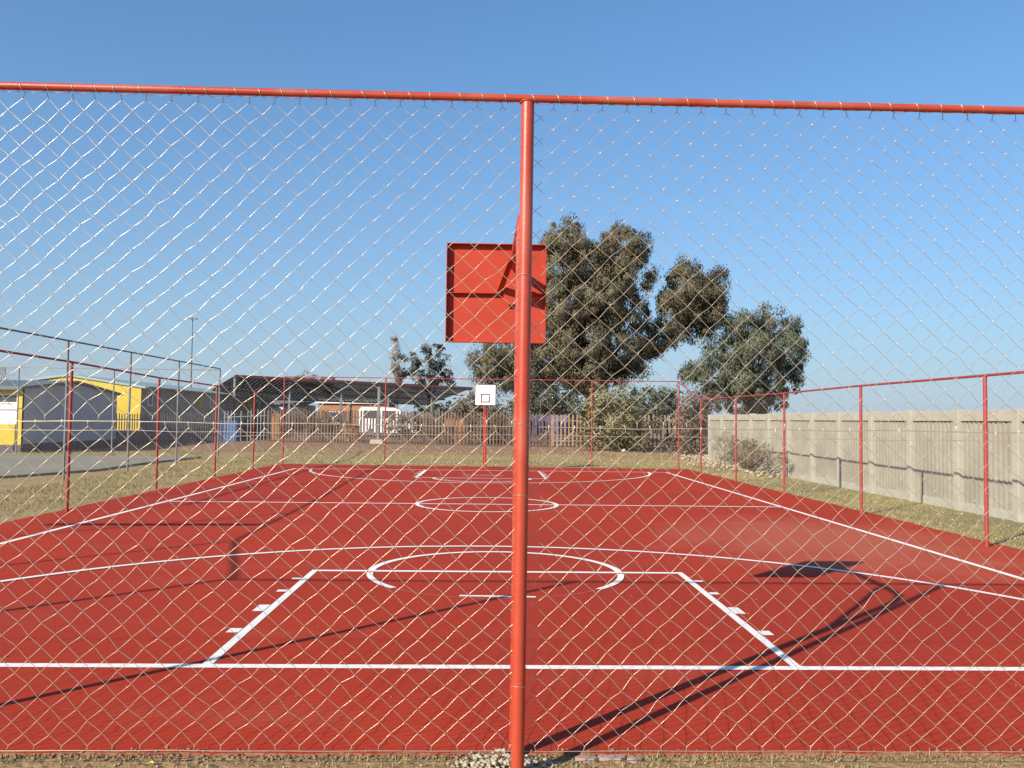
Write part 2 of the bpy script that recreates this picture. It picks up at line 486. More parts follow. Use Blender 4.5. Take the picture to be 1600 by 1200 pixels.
# ------------------------------------------------------------------ chain-link fences
def chain_link(length, z0, z1, px=.08, pz=.074, r=.0017, n=5, detail=True, jit=.004, seed=1, knuckle=True):
    """woven strands in the local XZ plane: each strand is a flattened spiral hooked into its neighbours"""
    g = np.random.default_rng(seed)
    ns = int(length/px); nr = int(round((z1-z0)/pz))
    pz = (z1-z0)/nr
    gx = np.arange(ns+1)[:, None]*px + np.zeros((1, nr+1)); gzz = z0+np.arange(nr+1)[None, :]*pz + np.zeros((ns+1, 1))
    xx, zz = gx.copy(), gzz.copy()
    gx = gx + g.normal(0, jit, gx.shape) + .012*np.sin(xx*1.1+zz*2.3+seed) + .006*np.sin(xx*4.1-zz*1.7)
    w = np.ones(nr+1); w[0] = w[-1] = .25
    gzz = gzz + (g.normal(0, jit, gx.shape) + .010*np.sin(xx*.9+zz*1.9+2*seed) + .005*np.sin(xx*3.3+zz*5))*w
    bulge = .018*np.sin(xx*1.7+seed)*np.sin(np.pi*(zz-z0)/(z1-z0))
    st = np.arange(ns)
    P = []
    for k in range(nr+1):
        right = ((k+st) % 2) == 1
        b = st + right
        X = gx[b, k]; Z = gzz[b, k]; Yb = bulge[b, k]
        over = np.where(right, 1, -1)*r*1.3
        if detail and 0 < k < nr:
            s = np.where(right, 1, -1)
            # coming in from the other side: in front going one way, behind going the other
            P.append(np.stack([X-s*.013+over, Yb-r*1.1*s, Z-.012*pz/.074*.9], 1))
            P.append(np.stack([X+over, Yb, Z], 1))
            P.append(np.stack([X-s*.013+over, Yb+r*1.1*s, Z+.012*pz/.074*.9], 1))
        else:
            P.append(np.stack([X+over, Yb, Z], 1))
    P = np.stack(P, 1)
    V, Fq = np_tubes(P, r, n)
    if knuckle:
        # little twisted ends along both selvedges
        Q = []
        for k, dz in ((0, -.035), (nr, .035)):
            for b in range(1, ns):
                if ((k+b-1) % 2) == 1:
                    x, z, y = gx[b, k], gzz[b, k], bulge[b, k]
                    j = g.normal(0, .006)
                    Q.append([(x, y, z), (x+j*.5, y-.004, z+dz*.5), (x+j, y+.002, z+dz)])
        V2, F2 = np_tubes(np.array(Q), r*1.35, n)
        Fq = np.concatenate([Fq, F2+len(V)]); V = np.concatenate([V, V2])
    return V, Fq
def wire_pts(x0, x1, y, z, n, sag=.004, seed=0):
    g = np.random.default_rng(seed)
    xs = np.linspace(x0, x1, n)
    return [(x, y+g.normal(0, .001), z+g.normal(0, sag)) for x in xs]

def pipe_post(mb, x, y, z0, z1, r, n=14):
    mb.tube([(x, y, z0), (x, y, z1)], r, n)

def near_fence():
    FY = 5.22; A = Vector((-9.62, FY, 0)); L_ = 18.9
    t = thing('chain_link_fence', 'near tall red pipe fence with big wire diamonds filling the whole foreground', 'fence', A, 0, 'chain link fences around the red court')
    top = 4.245
    for x in (-9.62, -4.9, .205, 5.25, 9.28):
        mb = MB(); lean = .02 if x == .205 else random.uniform(-.02, .02)
        mb.tube([(x-A.x, 0, gz(x, FY)-.3), (x-A.x+lean, 0, top-.02)], .042, 20)
        auto_smooth(mb.build('post', M['red_paint'], t))
    mb = MB(); mb.tube([(-.02, 0, top), (L_*.35, 0, top+.006), (L_*.7, 0, top-.004), (L_+.02, 0, top)], .0245, 16)
    auto_smooth(mb.build('top_rail', M['red_paint'], t))
    V, Fq = chain_link(L_, .165, 2.13, seed=3); V[:, 1] += .05
    np_mesh('wire_mesh', V, Fq, M['galv'], t, True)
    V, Fq = chain_link(L_, 2.19, 4.20, seed=5, knuckle=True); V[:, 1] += .046
    np_mesh('wire_mesh', V, Fq, M['galv'], t, True)
    for z, r, s in ((.138, .0022, 1), (2.155, .003, 2), (2.10, .0016, 9)):
        mb = MB(); mb.tube(wire_pts(0, L_, .05, z, 60, .003, s), r, 6)
        mb.build('tension_wire', M['galv'], t, True)
    # binding wire wound round the top rail
    q = []; g = np.random.default_rng(4)
    x = .05; a_ = math.pi
    while x < L_-.2:
        w = .045+abs(g.normal(0, .02))
        for i in range(13):
            a = a_+2*math.pi*i/12
            q.append((x+w*i/12, -.0272*math.sin(a), top+.0272*math.cos(a)))
        run = .155-w+g.normal(0, .014)+(.12 if g.random() < .12 else 0)
        q.append((x+w+run*.5, -.001, top-.031-abs(g.normal(0, .004))))
        x += w+max(.03, run)
    V, Fq = np_tubes(np.array([q]), .0022, 5)
    np_mesh('binding_wire', V, Fq, M['galv'], t, True)
    # a weld bead where each post meets the rail, and wire ties holding the mesh to the posts
    for x in (-4.9, .205, 5.25):
        mb = MB(); n = 28
        mb.tube([(x-A.x+.016+.043*math.cos(2*math.pi*i/n), .043*math.sin(2*math.pi*i/n), top-.026-.004*abs(math.sin(i*2.1))+.008*math.sin(2*math.pi*i/n)**2) for i in range(n+1)], .0055, 6)
        mb.build('weld_bead', M['red_paint'], t, True)
        for z in (.55, 1.72, 2.16, 3.1):
            mb = MB(); n = 20; xc = x-A.x+.018*z/4.2
            mb.tube([(xc+.046*math.cos(2*math.pi*i/n+.4), .046*math.sin(2*math.pi*i/n+.4), z+.006*math.sin(4*math.pi*i/n)+.010*i/n) for i in range(n+2)], .0016, 5)
            mb.build('tie_wire', M['galv'], t, True)
near_fence()

def run_fence(name, label, pts, heights, post_at, rp, rr, m, wire=True, z_mesh=None, low=.1, group=None, diagonal_bar=None, cat='fence'):
    """a fence along a polyline of (x, y) with a rail height at each point; posts listed as (x, y, top)"""
    base = Vector((pts[0][0], pts[0][1], 0))
    t = thing(name, label, cat, base, 0, group)
    for x, y, h in post_at:
        mb = MB(); pipe_post(mb, x-base.x, y-base.y, gz(x, y)-.2, h, rp, 12)
        auto_smooth(mb.build('post', m, t))
    for (a, ha), (b, hb) in zip(zip(pts, heights), zip(pts[1:], heights[1:])):
        mb = MB(); mb.tube([(a[0]-base.x, a[1]-base.y, ha), (b[0]-base.x, b[1]-base.y, hb)], rr, 10)
        auto_smooth(mb.build('top_rail', m, t))
    if diagonal_bar:
        mb = MB(); mb.tube([Vector(diagonal_bar[0])-base, Vector(diagonal_bar[1])-base], diagonal_bar[2], 10)
        auto_smooth(mb.build('diagonal_bar', m, t))
    if wire:
        for i, (a, b) in enumerate(zip(pts, pts[1:])):
            a = Vector((a[0], a[1], 0)); b = Vector((b[0], b[1], 0)); d = b-a
            h = min(heights[i], heights[i+1])-.05
            V, Fq = chain_link(d.length, low, h, r=.001, n=3, detail=False, seed=11+i, knuckle=False)
            k = d.normalized()
            W = np.stack([V[:, 0]*k.x - V[:, 1]*k.y, V[:, 0]*k.y + V[:, 1]*k.x, V[:, 2]], 1)
            W += np.array([a.x-base.x, a.y-base.y, 0])
            np_mesh('wire_mesh', W, Fq, M['galv'], t)
    return t
G1 = 'chain link fences around the red court'
FZ = 4.05
fx = [-9.45, -4.75, -.2, 4.75, 8.72]
fy = lambda x: 38.75 + (x+9.45)*(37.9-38.75)/18.17
run_fence('chain_link_fence', 'far thin red pipe fence behind the white backboard, crossing in front of the trees',
          [(-9.45, fy(-9.45)), (8.72, fy(8.72))], [FZ, FZ-.02], [(x, fy(x), FZ-.01) for x in fx], .032, .022, M['red_thin'], group=G1)
lp = [(-9.4, 9.9), (-9.42, 14.3), (-9.45, 19.1), (-9.52, 24.3), (-9.61, 29.7), (-9.7, 34.8)]
run_fence('chain_link_fence', 'low red side fence on the left, between the court and the grey yard',
          [(-9.45, 5.3)]+lp+[(-9.48, 38.66)], [4.2, 3.44, 3.42, 3.38, 3.28, 3.26, 3.25, 3.98],
          [(x, y, 3.25+(y < 20)*.12) for x, y in lp], .036, .024, M['red_thin'], group=G1,
          diagonal_bar=((-9.43, 16.2, .5), (-9.43, 12.35, 3.3), .09))  # added unseen bar; its thickness widens the shadow band on the court
rp_ = [(9.2, 9.9), (9.07, 14.95), (9.1, 20.1), (9.18, 25.6), (9.2, 30.7), (9.06, 35.25)]
run_fence('chain_link_fence', 'low red side fence on the right, in front of the concrete wall',
          [(9.25, 5.3)]+rp_+[(8.72, 37.85)], [4.2, 3.12, 3.11, 3.13, 3.12, 3.14, 3.14, 3.98],
          [(x, y, 3.12) for x, y in rp_], .036, .026, M['red_thin'], group=G1)
G2 = 'grey fences of the neighbouring yard'
run_fence('chain_link_fence', 'dark grey pipe fence running away along the left yard behind the red side fence',
          [(-14.1, 14.0), (-14.1, 44.0)], [4.65, 4.67], [(-14.1, y, 4.66) for y in (18.6, 23.4, 28.2, 33.1, 38.2, 44.0)], .04, .03, M['grey_pipe'], group=G2)
run_fence('chain_link_fence', 'dark grey pipe fence closing the far end of the left yard before the yellow classrooms',
          [(-14.16, 44.05), (-48.5, 44.05)], [4.6, 4.62], [(x, 44.05, 4.6) for x in (-19.6, -24.5, -29.4, -34.3, -39.2, -44.1)], .035, .022, M['grey_pipe'], group=G2)

# ------------------------------------------------------------------ basketball hoops
def hoop(x, y0, facing, label, bx, bz, ztop):
    """facing +1: the board stands on the +Y side of the post"""
    t = thing('basketball_hoop', label, 'basketball hoop', (x, y0, 0), 0 if facing > 0 else math.pi, 'basketball hoops at the two ends')
    r = .05
    yb = 2.0 if facing > 0 else 1.75                          # board's back behind the post
    mb = MB()
    bk = -.24 if facing > 0 else 0.0            # the near post leans back against its fence
    pts = [(0, 0, -.3), (0, bk*.33, 1.0), (0, bk, ztop-.26)]
    R_ = .26
    for i in range(1, 9):
        a = math.pi/2*i/8
        pts.append((0, bk+R_*(1-math.cos(a)), ztop-.26+R_*math.sin(a)))
    rr = [r]*3 + [r-.012*i/8 for i in range(1, 9)]
    mb.tube(pts, rr, 16)
    auto_smooth(mb.build('post', M['red_paint'], t))
    mb = MB()
    e = pts[-1]
    q = [(0, e[1], e[2])]
    for i in range(1, 9):
        s = i/8
        q.append((0, e[1]+(yb-.03-e[1])*s, e[2]+.03*math.sin(math.pi*s)+.04*s))
    mb.tube(q, .038, 12)
    auto_smooth(mb.build('arm', M['red_paint'], t))
    mb = MB(); mb.tube([(0, bk*.8+.03, 2.42), (0, bk+.34, 2.95), (0, bk+.66, ztop-.04)], .034, 12)
    auto_smooth(mb.build('strut', M['red_paint'], t))
    for dx in (-.13, .13):
        mb = MB(); mb.bar((dx*.25, yb-.55, ztop+.03), (dx, yb+.02, bz+.03), .05, .05); mb.build('diagonal_bar', M['red_board'], t)
    # board: sheet with an angle-iron frame round its back
    zb, zt = bz-.455, bz+.455; hw = .455
    mb = MB(); mb.box((bx-hw, yb+.065, zb), (bx+hw, yb+.083, zt))
    mb.cur = 1
    mb.box((bx-hw, yb+.084, zb), (bx+hw, yb+.089, zt))
    mb.cur = 2
    yf = yb+.0935
    def strip(x0, z0, x1, z1):
        mb.poly([(x0, yf, z0), (x0, yf, z1), (x1, yf, z1), (x1, yf, z0)])
    for x0, z0, x1, z1 in ((-hw, zb, hw, zb+.025), (-hw, zt-.025, hw, zt), (-hw, zb+.025, -hw+.025, zt-.025), (hw-.025, zb+.025, hw, zt-.025)):
        strip(bx+x0, z0, bx+x1, z1)
    s0, s1, c = -.19, .19, .04
    for x0, z0, x1, z1 in ((s0, zb+.13, s1, zb+.13+c), (s0, zb+.46, s1, zb+.46+c), (s0, zb+.13+c, s0+c, zb+.46), (s1-c, zb+.13+c, s1, zb+.46)):
        strip(bx+x0, z0, bx+x1, z1)
    bd = mb.build('backboard', [M['red_board'], M['white_board'], M['black_paint']], t)
    mb = MB()
    d = .06
    mb.box((bx-hw-.004, yb, zb), (bx-hw+.002, yb+.064, zt)); mb.box((bx+hw-.002, yb, zb), (bx+hw+.004, yb+.064, zt))
    mb.box((bx-hw+.003, yb+.002, zt-.004), (bx+hw-.003, yb+.064, zt+.002)); mb.box((bx-hw+.003, yb+.002, zb-.002), (bx+hw-.003, yb+.064, zb+.004))
    mb.box((bx-hw+.003, yb+.012, bz-.003), (bx+hw-.003, yb+.064, bz+.003))
    mb.build('frame', M['red_board'], bd)
    mb = MB()
    mb.box((-.09, yb+.004, ztop-.30), (.09, yb+.011, ztop+.09))
    mb.build('mounting_plate', M['red_board'], t)
    return t
hoop(.215, 5.60, 1, 'near red hoop seen from behind, its square board back beside the thick fence post', -.16, 3.36, 3.56)
hoop(-.12, 37.55, -1, 'far hoop with small white backboard and black target square facing the camera', .02, 3.24, 3.55)

# ------------------------------------------------------------------ concrete wall on the right
def concrete_wall():
    X = 12.4
    t = thing('concrete_wall', 'pale grey precast concrete wall of ribbed panels between pillars along the right verge', 'wall', (X, 14, 0))
    ys = [14.15-2.45*2+2.45*k for k in range(16)]
    T = 2.58
    for i, y in enumerate(ys):
        mb = MB(); h = T+.02+random.uniform(-.015, .015)
        y_ = y-14
        mb.box((-.16, y_-.12, -.3), (.1, y_+.12, h))
        o = mb.build('pillar', M['concrete_post'], t, bevel=.012)
    for a, b in zip(ys, ys[1:]):
        a_, b_ = a-14+.12, b-14-.12
        mb = MB()
        mb.box((-.105, a_, T-.28), (.05, b_, T)); mb.build('top_beam', M['concrete_post'], t, bevel=.01)
        mb = MB()
        mb.box((-.09, a_, -.2), (.05, b_, .2)); mb.build('base_beam', M['concrete_post'], t, bevel=.01)
        # ribbed sheet
        mb = MB(); n = 11; w = (b_-a_)/n
        prof = []
        for k in range(n):
            y0 = a_+k*w
            prof += [(y0, .0), (y0+w*.12, -.055), (y0+w*.55, -.06), (y0+w*.68, .0)]
        prof.append((b_, .0))
        zs = (.19, T-.27)
        for (y0, x0), (y1, x1) in zip(prof, prof[1:]):
            mb.poly([(x0, y0, zs[0]), (x0, y0, zs[1]), (x1, y1, zs[1]), (x1, y1, zs[0])])
        mb.poly([(.045, a_, zs[0]), (.045, b_, zs[0]), (.045, b_, zs[1]), (.045, a_, zs[1])])
        mb.build('ribbed_panel', M['concrete_wall'], t)
concrete_wall()

# ------------------------------------------------------------------ palisade fences
def palisade(label, segs, group):
    t = thing('palisade_fence', label, 'fence', (segs[0][0][0], segs[0][0][1], 0), 0, group)
    o = Vector((segs[0][0][0], segs[0][0][1], 0))
    for a, b, m, hgt, sp in segs:
        a = Vector((a[0], a[1], 0)); b = Vector((b[0], b[1], 0)); d = b-a
        n = max(1, round(d.length/3.0)); k = d.normalized(); s = Vector((-k.y, k.x, 0))
        rz = math.atan2(k.y, k.x)
        for i in range(n):
            p0 = a+d*(i/n); p1 = a+d*((i+1)/n)
            mb = MB(); np_ = int((p1-p0).length/sp)
            for j in range(np_):
                c = p0.lerp(p1, (j+.5)/np_)
                z0 = gz(c.x, c.y)+.05+random.uniform(-.03, .03); z1 = gz(c.x, c.y)+hgt+random.uniform(-.05, .05)
                w = (.034 if m is M['paling_grey'] else .06)*(1+random.uniform(-.15, .15)); q = c-o
                lean = random.gauss(0, .012)
                if random.random() < .03: continue
                pts = [(-w, z0), (w, z0), (w+lean, z1-.1), (lean, z1), (-w+lean, z1-.1)]
                f = [(q+k*u-s*.012).to_tuple()[:2]+(z,) for u, z in pts]
                g_ = [(q+k*u+s*.012).to_tuple()[:2]+(z,) for u, z in pts]
                mb.poly(f); mb.poly(g_[::-1])
                for e in range(5):
                    e2 = (e+1) % 5
                    mb.poly([f[e2], f[e], g_[e], g_[e2]])
            mb.build('paling_panel', m, t)
            for zz in (.45, hgt-.5):
                mb = MB()
                mb.bar(p0-o+s*.04+Vector((0,0,zz+gz(p0.x,p0.y))), p1-o+s*.04+Vector((0,0,zz+gz(p1.x,p1.y))), .05, .06)
                mb.build('rail', m, t)
            mb = MB(); c = p0-o+s*.09; z = gz(p0.x, p0.y)
            mb.box((c.x-.05, c.y-.05, z-.2), (c.x+.05, c.y+.05, z+hgt-.1), rz)
            mb.build('post', m, t)
G3 = 'palisade fences beyond the court'
palisade('pale grey spiked palisade fence in front of the yellow gable on the left', [
    ((-27.3, 60.1), (-20.5, 65.0), M['paling_grey'], 2.4, .17),
    ((-20.5, 65.0), (-17.0, 64.2), M['paling_grey'], 2.45, .26)], G3)
palisade('rusty brown spiked palisade fence in front of the carport and big trees', [
    ((-16.9, 64.2), (4.5, 59.3), M['paling_rust'], 2.45, .24),
    ((4.5, 59.3), (13.5, 57.2), M['paling_wood'], 2.35, .27)], G3)

# ------------------------------------------------------------------ classrooms on the left
def classroom_a():
    """gable end in grey faces the court, yellow window front faces the camera"""
    X = -26.0
    t = thing('classroom_building', 'yellow classroom block with grey gable end at far left', 'building', (X, 47.2, 0), 0, 'yellow and grey classrooms')
    W, Dp, he, hr = 34.0, 11.8, 3.62, 4.1
    mb = MB()                                              # gable end and back, grey
    mb.poly([(0, 0, .0), (0, Dp, .0), (0, Dp, he), (0, Dp/2, hr), (0, 0, he)])
    mb.poly([(0, Dp, 0), (-W, Dp, 0), (-W, Dp, he), (0, Dp, he)])
    mb.poly([(-W, 0, 0), (-W, 0, he), (-W, Dp/2, hr), (-W, Dp, he), (-W, Dp, 0)])
    mb.build('gable_wall', M['grey_wall'], t)
    mb = MB()                                              # yellow front with openings left for the windows
    wins = [(-3.9-4.9*k, -.28-4.9*k) for k in range(6)]
    zb, zt = 1.6, 3.28
    mb.box((-W, -.02, .45), (-.0, .16, zb)); mb.box((-W, -.02, zt), (0, .16, he))
    xs = [0]+[v for w in wins for v in (w[1], w[0])]+[-W]
    for a, b in zip(xs[0::2], xs[1::2]):
        mb.box((b, -.02, zb), (a, .16, zt))
    mb.build('front_wall', M['yellow_wall'], t)
    mb = MB(); mb.box((-W-.02, -.06, -.2), (.03, .0, .45)); mb.box((.001, -.0, -.2), (.03, Dp, .5)); mb.build('plinth', M['plinth'], t)
    for x0, x1 in wins:
        mb = MB()
        for a, b in ((x0, x0+.06), (x1-.06, x1), ((x0+x1)/2-.03, (x0+x1)/2+.03)):
            mb.box((a, .03, zb), (b, .09, zt))
        for z in (zb, zt-.06, zb+1.15):
            mb.box((x0+.06, .035, z), (x1-.06, .085, z+.06))
        w = mb.build('window', M['white_paint'], t)
        mb = MB(); mb.poly([(x0, .10, zb), (x1, .10, zb), (x1, .10, zt), (x0, .10, zt)]); mb.build('pane', M['glass'], w)
        mb = MB(); mb.box((x0+1.75, .092, zb+.02), (x1-.08, .097, zt-.45)); mb.build('curtain', M['curtain'], w)
        mb = MB(); mb.box((x0+.1, .092, zb+.02), (x0+1.5, .097, zb+1.1)); mb.build('curtain', M['pink'], w)
    mb = MB(); ov = .45
    for s in (0, 1):
        ya, za = (-.5, he-.07) if s == 0 else (Dp+.5, he-.07)
        yb_, zb_ = Dp/2, hr+.06
        mb.hexa([(-W-ov, ya, za), (ov*.4, ya, za), (ov*.4, yb_, zb_), (-W-ov, yb_, zb_),
                 (-W-ov, ya, za+.14), (ov*.4, ya, za+.14), (ov*.4, yb_, zb_+.14), (-W-ov, yb_, zb_+.14)])
    mb.build('roof', M['roof_blue'], t)
    mb = MB(); mb.box((-W, -.54, he-.1), (.2, -.5, he+.1)); mb.build('fascia', M['roof_blue'], t)
classroom_a()

def classroom_b():
    X, Y = -26.2, 63.5
    t = thing('classroom_building', 'long classroom block with bright yellow gable and dark side wall behind the pale palisade', 'building', (X, Y, 0), 0, 'yellow and grey classrooms')
    W, Ln, he, hr, pl = 11.0, 46.0, 4.25, 5.0, 1.05
    mb = MB(); mb.poly([(-W, 0, pl), (0, 0, pl), (0, 0, he), (-W/2, 0, hr), (-W, 0, he)]); mb.build('gable_wall', M['yellow_wall'], t)
    mb = MB(); mb.poly([(-W, -.03, -.3), (.03, -.03, -.3), (.03, -.03, pl), (-W, -.03, pl)])
    mb.poly([(-W, -.03, pl), (.03, -.03, pl), (.03, 0, pl), (-W, 0, pl)])
    mb.poly([(.03, -.03, -.3), (.03, Ln, -.3), (.03, Ln, pl), (.03, -.03, pl)]); mb.poly([(.03, -.03, pl), (.03, Ln, pl), (0, Ln, pl), (0, -.0, pl)])
    mb.build('plinth', M['plinth'], t)
    mb = MB()
    mb.poly([(0, 0, pl), (0, Ln, pl), (0, Ln, he), (0, 0, he)])
    mb.poly([(-W, 0, -.3), (-W, 0, he), (-W, Ln, he), (-W, Ln, -.3)])
    mb.poly([(0, Ln, -.3), (-W, Ln, -.3), (-W, Ln, he), (-W/2, Ln, hr), (0, Ln, he)])
    mb.build('side_wall', M['dark_wall'], t)
    for y, w, h, z0 in ((1.2, .9, 1.1, 2.9), (15.5, 1.0, 1.2, 2.9), (31.0, 1.0, 1.2, 2.9), (38, 1.0, 1.2, 2.9)):
        mb = MB()
        for a, b in ((y, y+.1), (y+w-.1, y+w)): mb.box((.0, a, z0), (.06, b, z0+h))
        for a, b in ((z0, z0+.1), (z0+h-.1, z0+h)): mb.box((.0, y+.1, a), (.058, y+w-.1, b))
        f = mb.build('window', M['white_paint'], t)
        mb = MB(); mb.poly([(.02, y+.1, z0+.1), (.02, y+w-.1, z0+.1), (.02, y+w-.1, z0+h-.1), (.02, y+.1, z0+h-.1)]); mb.build('pane', M['glass'], f)
    for y in (12.3, 28.0):
        mb = MB(); mb.box((.005, y, 3.0), (.28, y+.35, 3.75)); mb.build('yellow_box', M['yellow_wall'], t, bevel=.02)
    for y in (18.5, 22, 25):
        mb = MB(); mb.box((0, y, 1.9), (.05, y+2.2, 2.5))
        f = mb.build('window', M['white_paint'], t)
        mb = MB()
        for k in range(4): mb.poly([(.055, y+.1+.53*k, 1.98), (.055, y+.5+.53*k, 1.98), (.055, y+.5+.53*k, 2.42), (.055, y+.1+.53*k, 2.42)])
        mb.build('pane', M['glass'], f)
    mb = MB(); e = .35
    for xa, xb in ((e, -W/2), (-W-e, -W/2)):
        za, zb_ = he-.05, hr+.06
        mb.hexa([(xa, -.15, za), (xa, Ln+.3, za), (xb, Ln+.3, zb_), (xb, -.15, zb_), (xa, -.15, za+.16), (xa, Ln+.3, za+.16), (xb, Ln+.3, zb_+.16), (xb, -.15, zb_+.16)])
    mb.build('roof', M['roof_green'], t)
    mb = MB(); mb.bar((e+.06, -.15, he+.02), (e+.06, Ln+.3, he+.02), .1, .16); mb.build('gutter', M['roof_blue'], t)
classroom_b()

# ------------------------------------------------------------------ carport and what stands under it
def carport():
    A = at_depth(366, 588, 84.0); B = at_depth(738, 607, 104.0)
    t = thing('carport', 'long open carport with dark sloping sheet roof behind the rusty palisade', 'carport', (A.x, A.y, 0))
    o = Vector((A.x, A.y, 0)); a = A-o; b = B-o
    k = Vector((b.x, b.y, 0)).normalized(); s = Vector((-k.y, k.x, 0)); Wd = 8.5; dz = -1.9
    n = 60
    mb = MB()
    for i in range(n):                                      # corrugated sheets
        for j, lift in ((0, .0), (1, .07)):
            u0 = (i+j*.5)/n; u1 = (i+j*.5+.5)/n
            p0 = a.lerp(b, u0); p1 = a.lerp(b, u1); L1 = Vector((0, 0, lift)); th = Vector((0, 0, .05))
            q = [p0+L1, p1+L1, p1+s*Wd+Vector((0,0,dz))+L1, p0+s*Wd+Vector((0,0,dz))+L1]
            mb.hexa(q+[v+th for v in q])
    mb.build('roof', M['roof_rust'], t)
    mb = MB(); mb.bar(a-s*.08+Vector((0,0,.02)), b-s*.08+Vector((0,0,.02)), .1, .28); mb.build('fascia', M['red_edge'], t)
    for v in (.0, .33, .66, 1.0):
        mb = MB(); off = s*(Wd*v*.96+.15)+Vector((0, 0, dz*v*.96-.14))
        mb.bar(a+off, b+off, .1, .2); mb.build('purlin', M['grey_pipe'], t)
    for u in (.005, .2, .4, .6, .8, .995):
        for v in (0, 1):
            p = a.lerp(b, u)+s*(.2+v*(Wd-.4)); z = a.lerp(b, u).z+v*dz-.1
            mb = MB(); mb.box((p.x-.1, p.y-.1, -.2), (p.x+.1, p.y+.1, z)); mb.build('post', M['paling_grey'], t)
carport()
def brick_house():
    p = at_depth(545, 640, 112)
    t = thing('brick_house', 'low orange brick house with pale roof edge, seen under the carport roof', 'house', (p.x-4.5, 114, 0))
    mb = MB(); mb.box((0, 0, -.2), (9.6, 8, 4.1)); mb.build('wall', M['brick'], t)
    mb = MB(); mb.box((-.3, -.4, 4.1), (9.9, 8.4, 4.75)); mb.build('roof', M['white_paint'], t)
    for x in (1.2, 5.8):
        mb = MB()
        mb.box((x, -.05, 1.4), (x+2, -.002, 3.0)); f = mb.build('window', M['white_paint'], t)
        mb = MB(); mb.box((x+.1, -.07, 1.5), (x+.95, -.052, 2.9)); mb.box((x+1.05, -.07, 1.5), (x+1.9, -.052, 2.9)); mb.build('pane', M['glass'], f)
brick_house()
def grey_shed():
    p = at_depth(400, 650, 96)
    t = thing('shed', 'small dark grey shed standing beneath the left end of the carport', 'shed', (p.x-1, 97, 0))
    mb = MB(); mb.box((0, 0, -.2), (6.5, 5, 3.6)); mb.build('wall', M['grey_wall'], t)
    mb = MB(); mb.hexa([(-.3,-.4,3.6),(6.8,-.4,3.6),(6.8,5.3,4.3),(-.3,5.3,4.3),(-.3,-.4,3.72),(6.8,-.4,3.72),(6.8,5.3,4.42),(-.3,5.3,4.42)]); mb.build('roof', M['paling_grey'], t)
    mb = MB(); mb.box((2.4, -.06, .9), (5.6, -.002, 3.2)); mb.build('door', M['white_paint'], t)
grey_shed()

def profile_body(mb, prof, w, taper=None):
    """side outline (y along the length, z) swept across the width, roof narrower than the sills"""
    n = len(prof)
    zmax = max(p[1] for p in prof)
    L_ = []; R_ = []
    for y, z in prof:
        k = w/2*(1-.12*max(0, (z-1.0)/(zmax-1.0)) if zmax > 1 else 1)
        L_.append((-k, y, z)); R_.append((k, y, z))
    mb.poly(L_); mb.poly(R_[::-1])
    for i in range(n):
        j = (i+1) % n
        mb.poly([L_[j], L_[i], R_[i], R_[j]])
def white_van():
    p = at_depth(607, 690, 84)
    t = thing('parked_van', 'white van parked under the carport, upper half showing over the rusty palisade', 'van', (p.x, 84.5, gz(p.x, 84.5)), math.radians(-86))
    t.scale = (1.25, 1.25, 1.25)
    prof = [(-2.4, .35), (2.35, .35), (2.42, .9), (2.2, 1.25), (1.5, 1.4), (.85, 2.15), (.4, 2.35), (-2.2, 2.38), (-2.42, 2.1)]
    mb = MB(); profile_body(mb, prof, 1.9); mb.build('body', M['white_paint'], t, bevel=.05)
    for s in (-1, 1):
        mb = MB()
        for a, b in ((-2.0, -.7), (-.55, .55)):
            k0, k1 = .955*(1-.12*.35), .955*(1-.12*.9)
            x0, x1 = s*(.95*(1-.12*.36)+.012), s*(.95*(1-.12*.85)+.012)
            mb.poly([(x0, a, 1.5), (x0, b, 1.5), (x1, b-(.1 if b > 0 else 0), 2.1), (x1, a, 2.1)])
        mb.build('window', M['glass'], t)
    mb = MB(); mb.poly([(-.8, 1.47, 1.47), (.8, 1.47, 1.47), (.74, .91, 2.12), (-.74, .91, 2.12)]); mb.build('windscreen', M['glass'], t)
    for y in (-1.5, 1.5):
        for s in (-1, 1):
            mb = MB(); mb.tube([(s*.72, y, .34), (s*.97, y, .34)], .34, 20); w = mb.build('wheel', M['rubber'], t)
            mb = MB(); mb.tube([(s*.975, y, .34), (s*.985, y, .34)], .19, 16); mb.build('rim', M['paling_grey'], w)
white_van()

def crate(x, y, w, d, h, label, m, name='storage_box', cat='box', rz=0.0):
    z = gz(x, y)
    t = thing(name, label, cat, (x, y, z), rz)
    mb = MB(); mb.box((-w/2, -d/2, -.02), (w/2, d/2, h)); mb.build('body', m, t, bevel=.03)
    mb = MB()
    for k in range(int(w/.35)):
        xx = -w/2+.2+k*.35
        mb.box((xx, -d/2-.03, .12), (xx+.12, -d/2+.001, h-.12))
    mb.build('side_rib', m, t)
    mb = MB(); mb.box((-w/2-.03, -d/2-.03, h), (w/2+.03, d/2+.03, h+.09)); mb.build('lid', m, t, bevel=.02)
p = at_depth(712, 690, 63); crate(p.x, 63.4, 1.7, 1.2, 1.75, 'big orange ribbed bin behind the palisade, left of the white backboard', M['orange'], 'refuse_bin', 'bin')
p = at_depth(545, 690, 67); crate(p.x, 68.5, 1.1, .9, 1.15, 'small orange ribbed bin behind the palisade beside the pale post', M['orange'], 'refuse_bin', 'bin')
p = at_depth(431, 690, 71.5); crate(p.x, 71.5, .7, .6, 2.1, 'upright orange cabinet behind the left part of the rusty palisade', M['orange'], 'metal_cabinet', 'cabinet')
p = at_depth(357, 690, 67); crate(p.x, 67.2, 1.5, 1.2, 1.6, 'blue bin behind the pale palisade below the dark classroom wall', M['blue'], 'refuse_bin', 'bin')

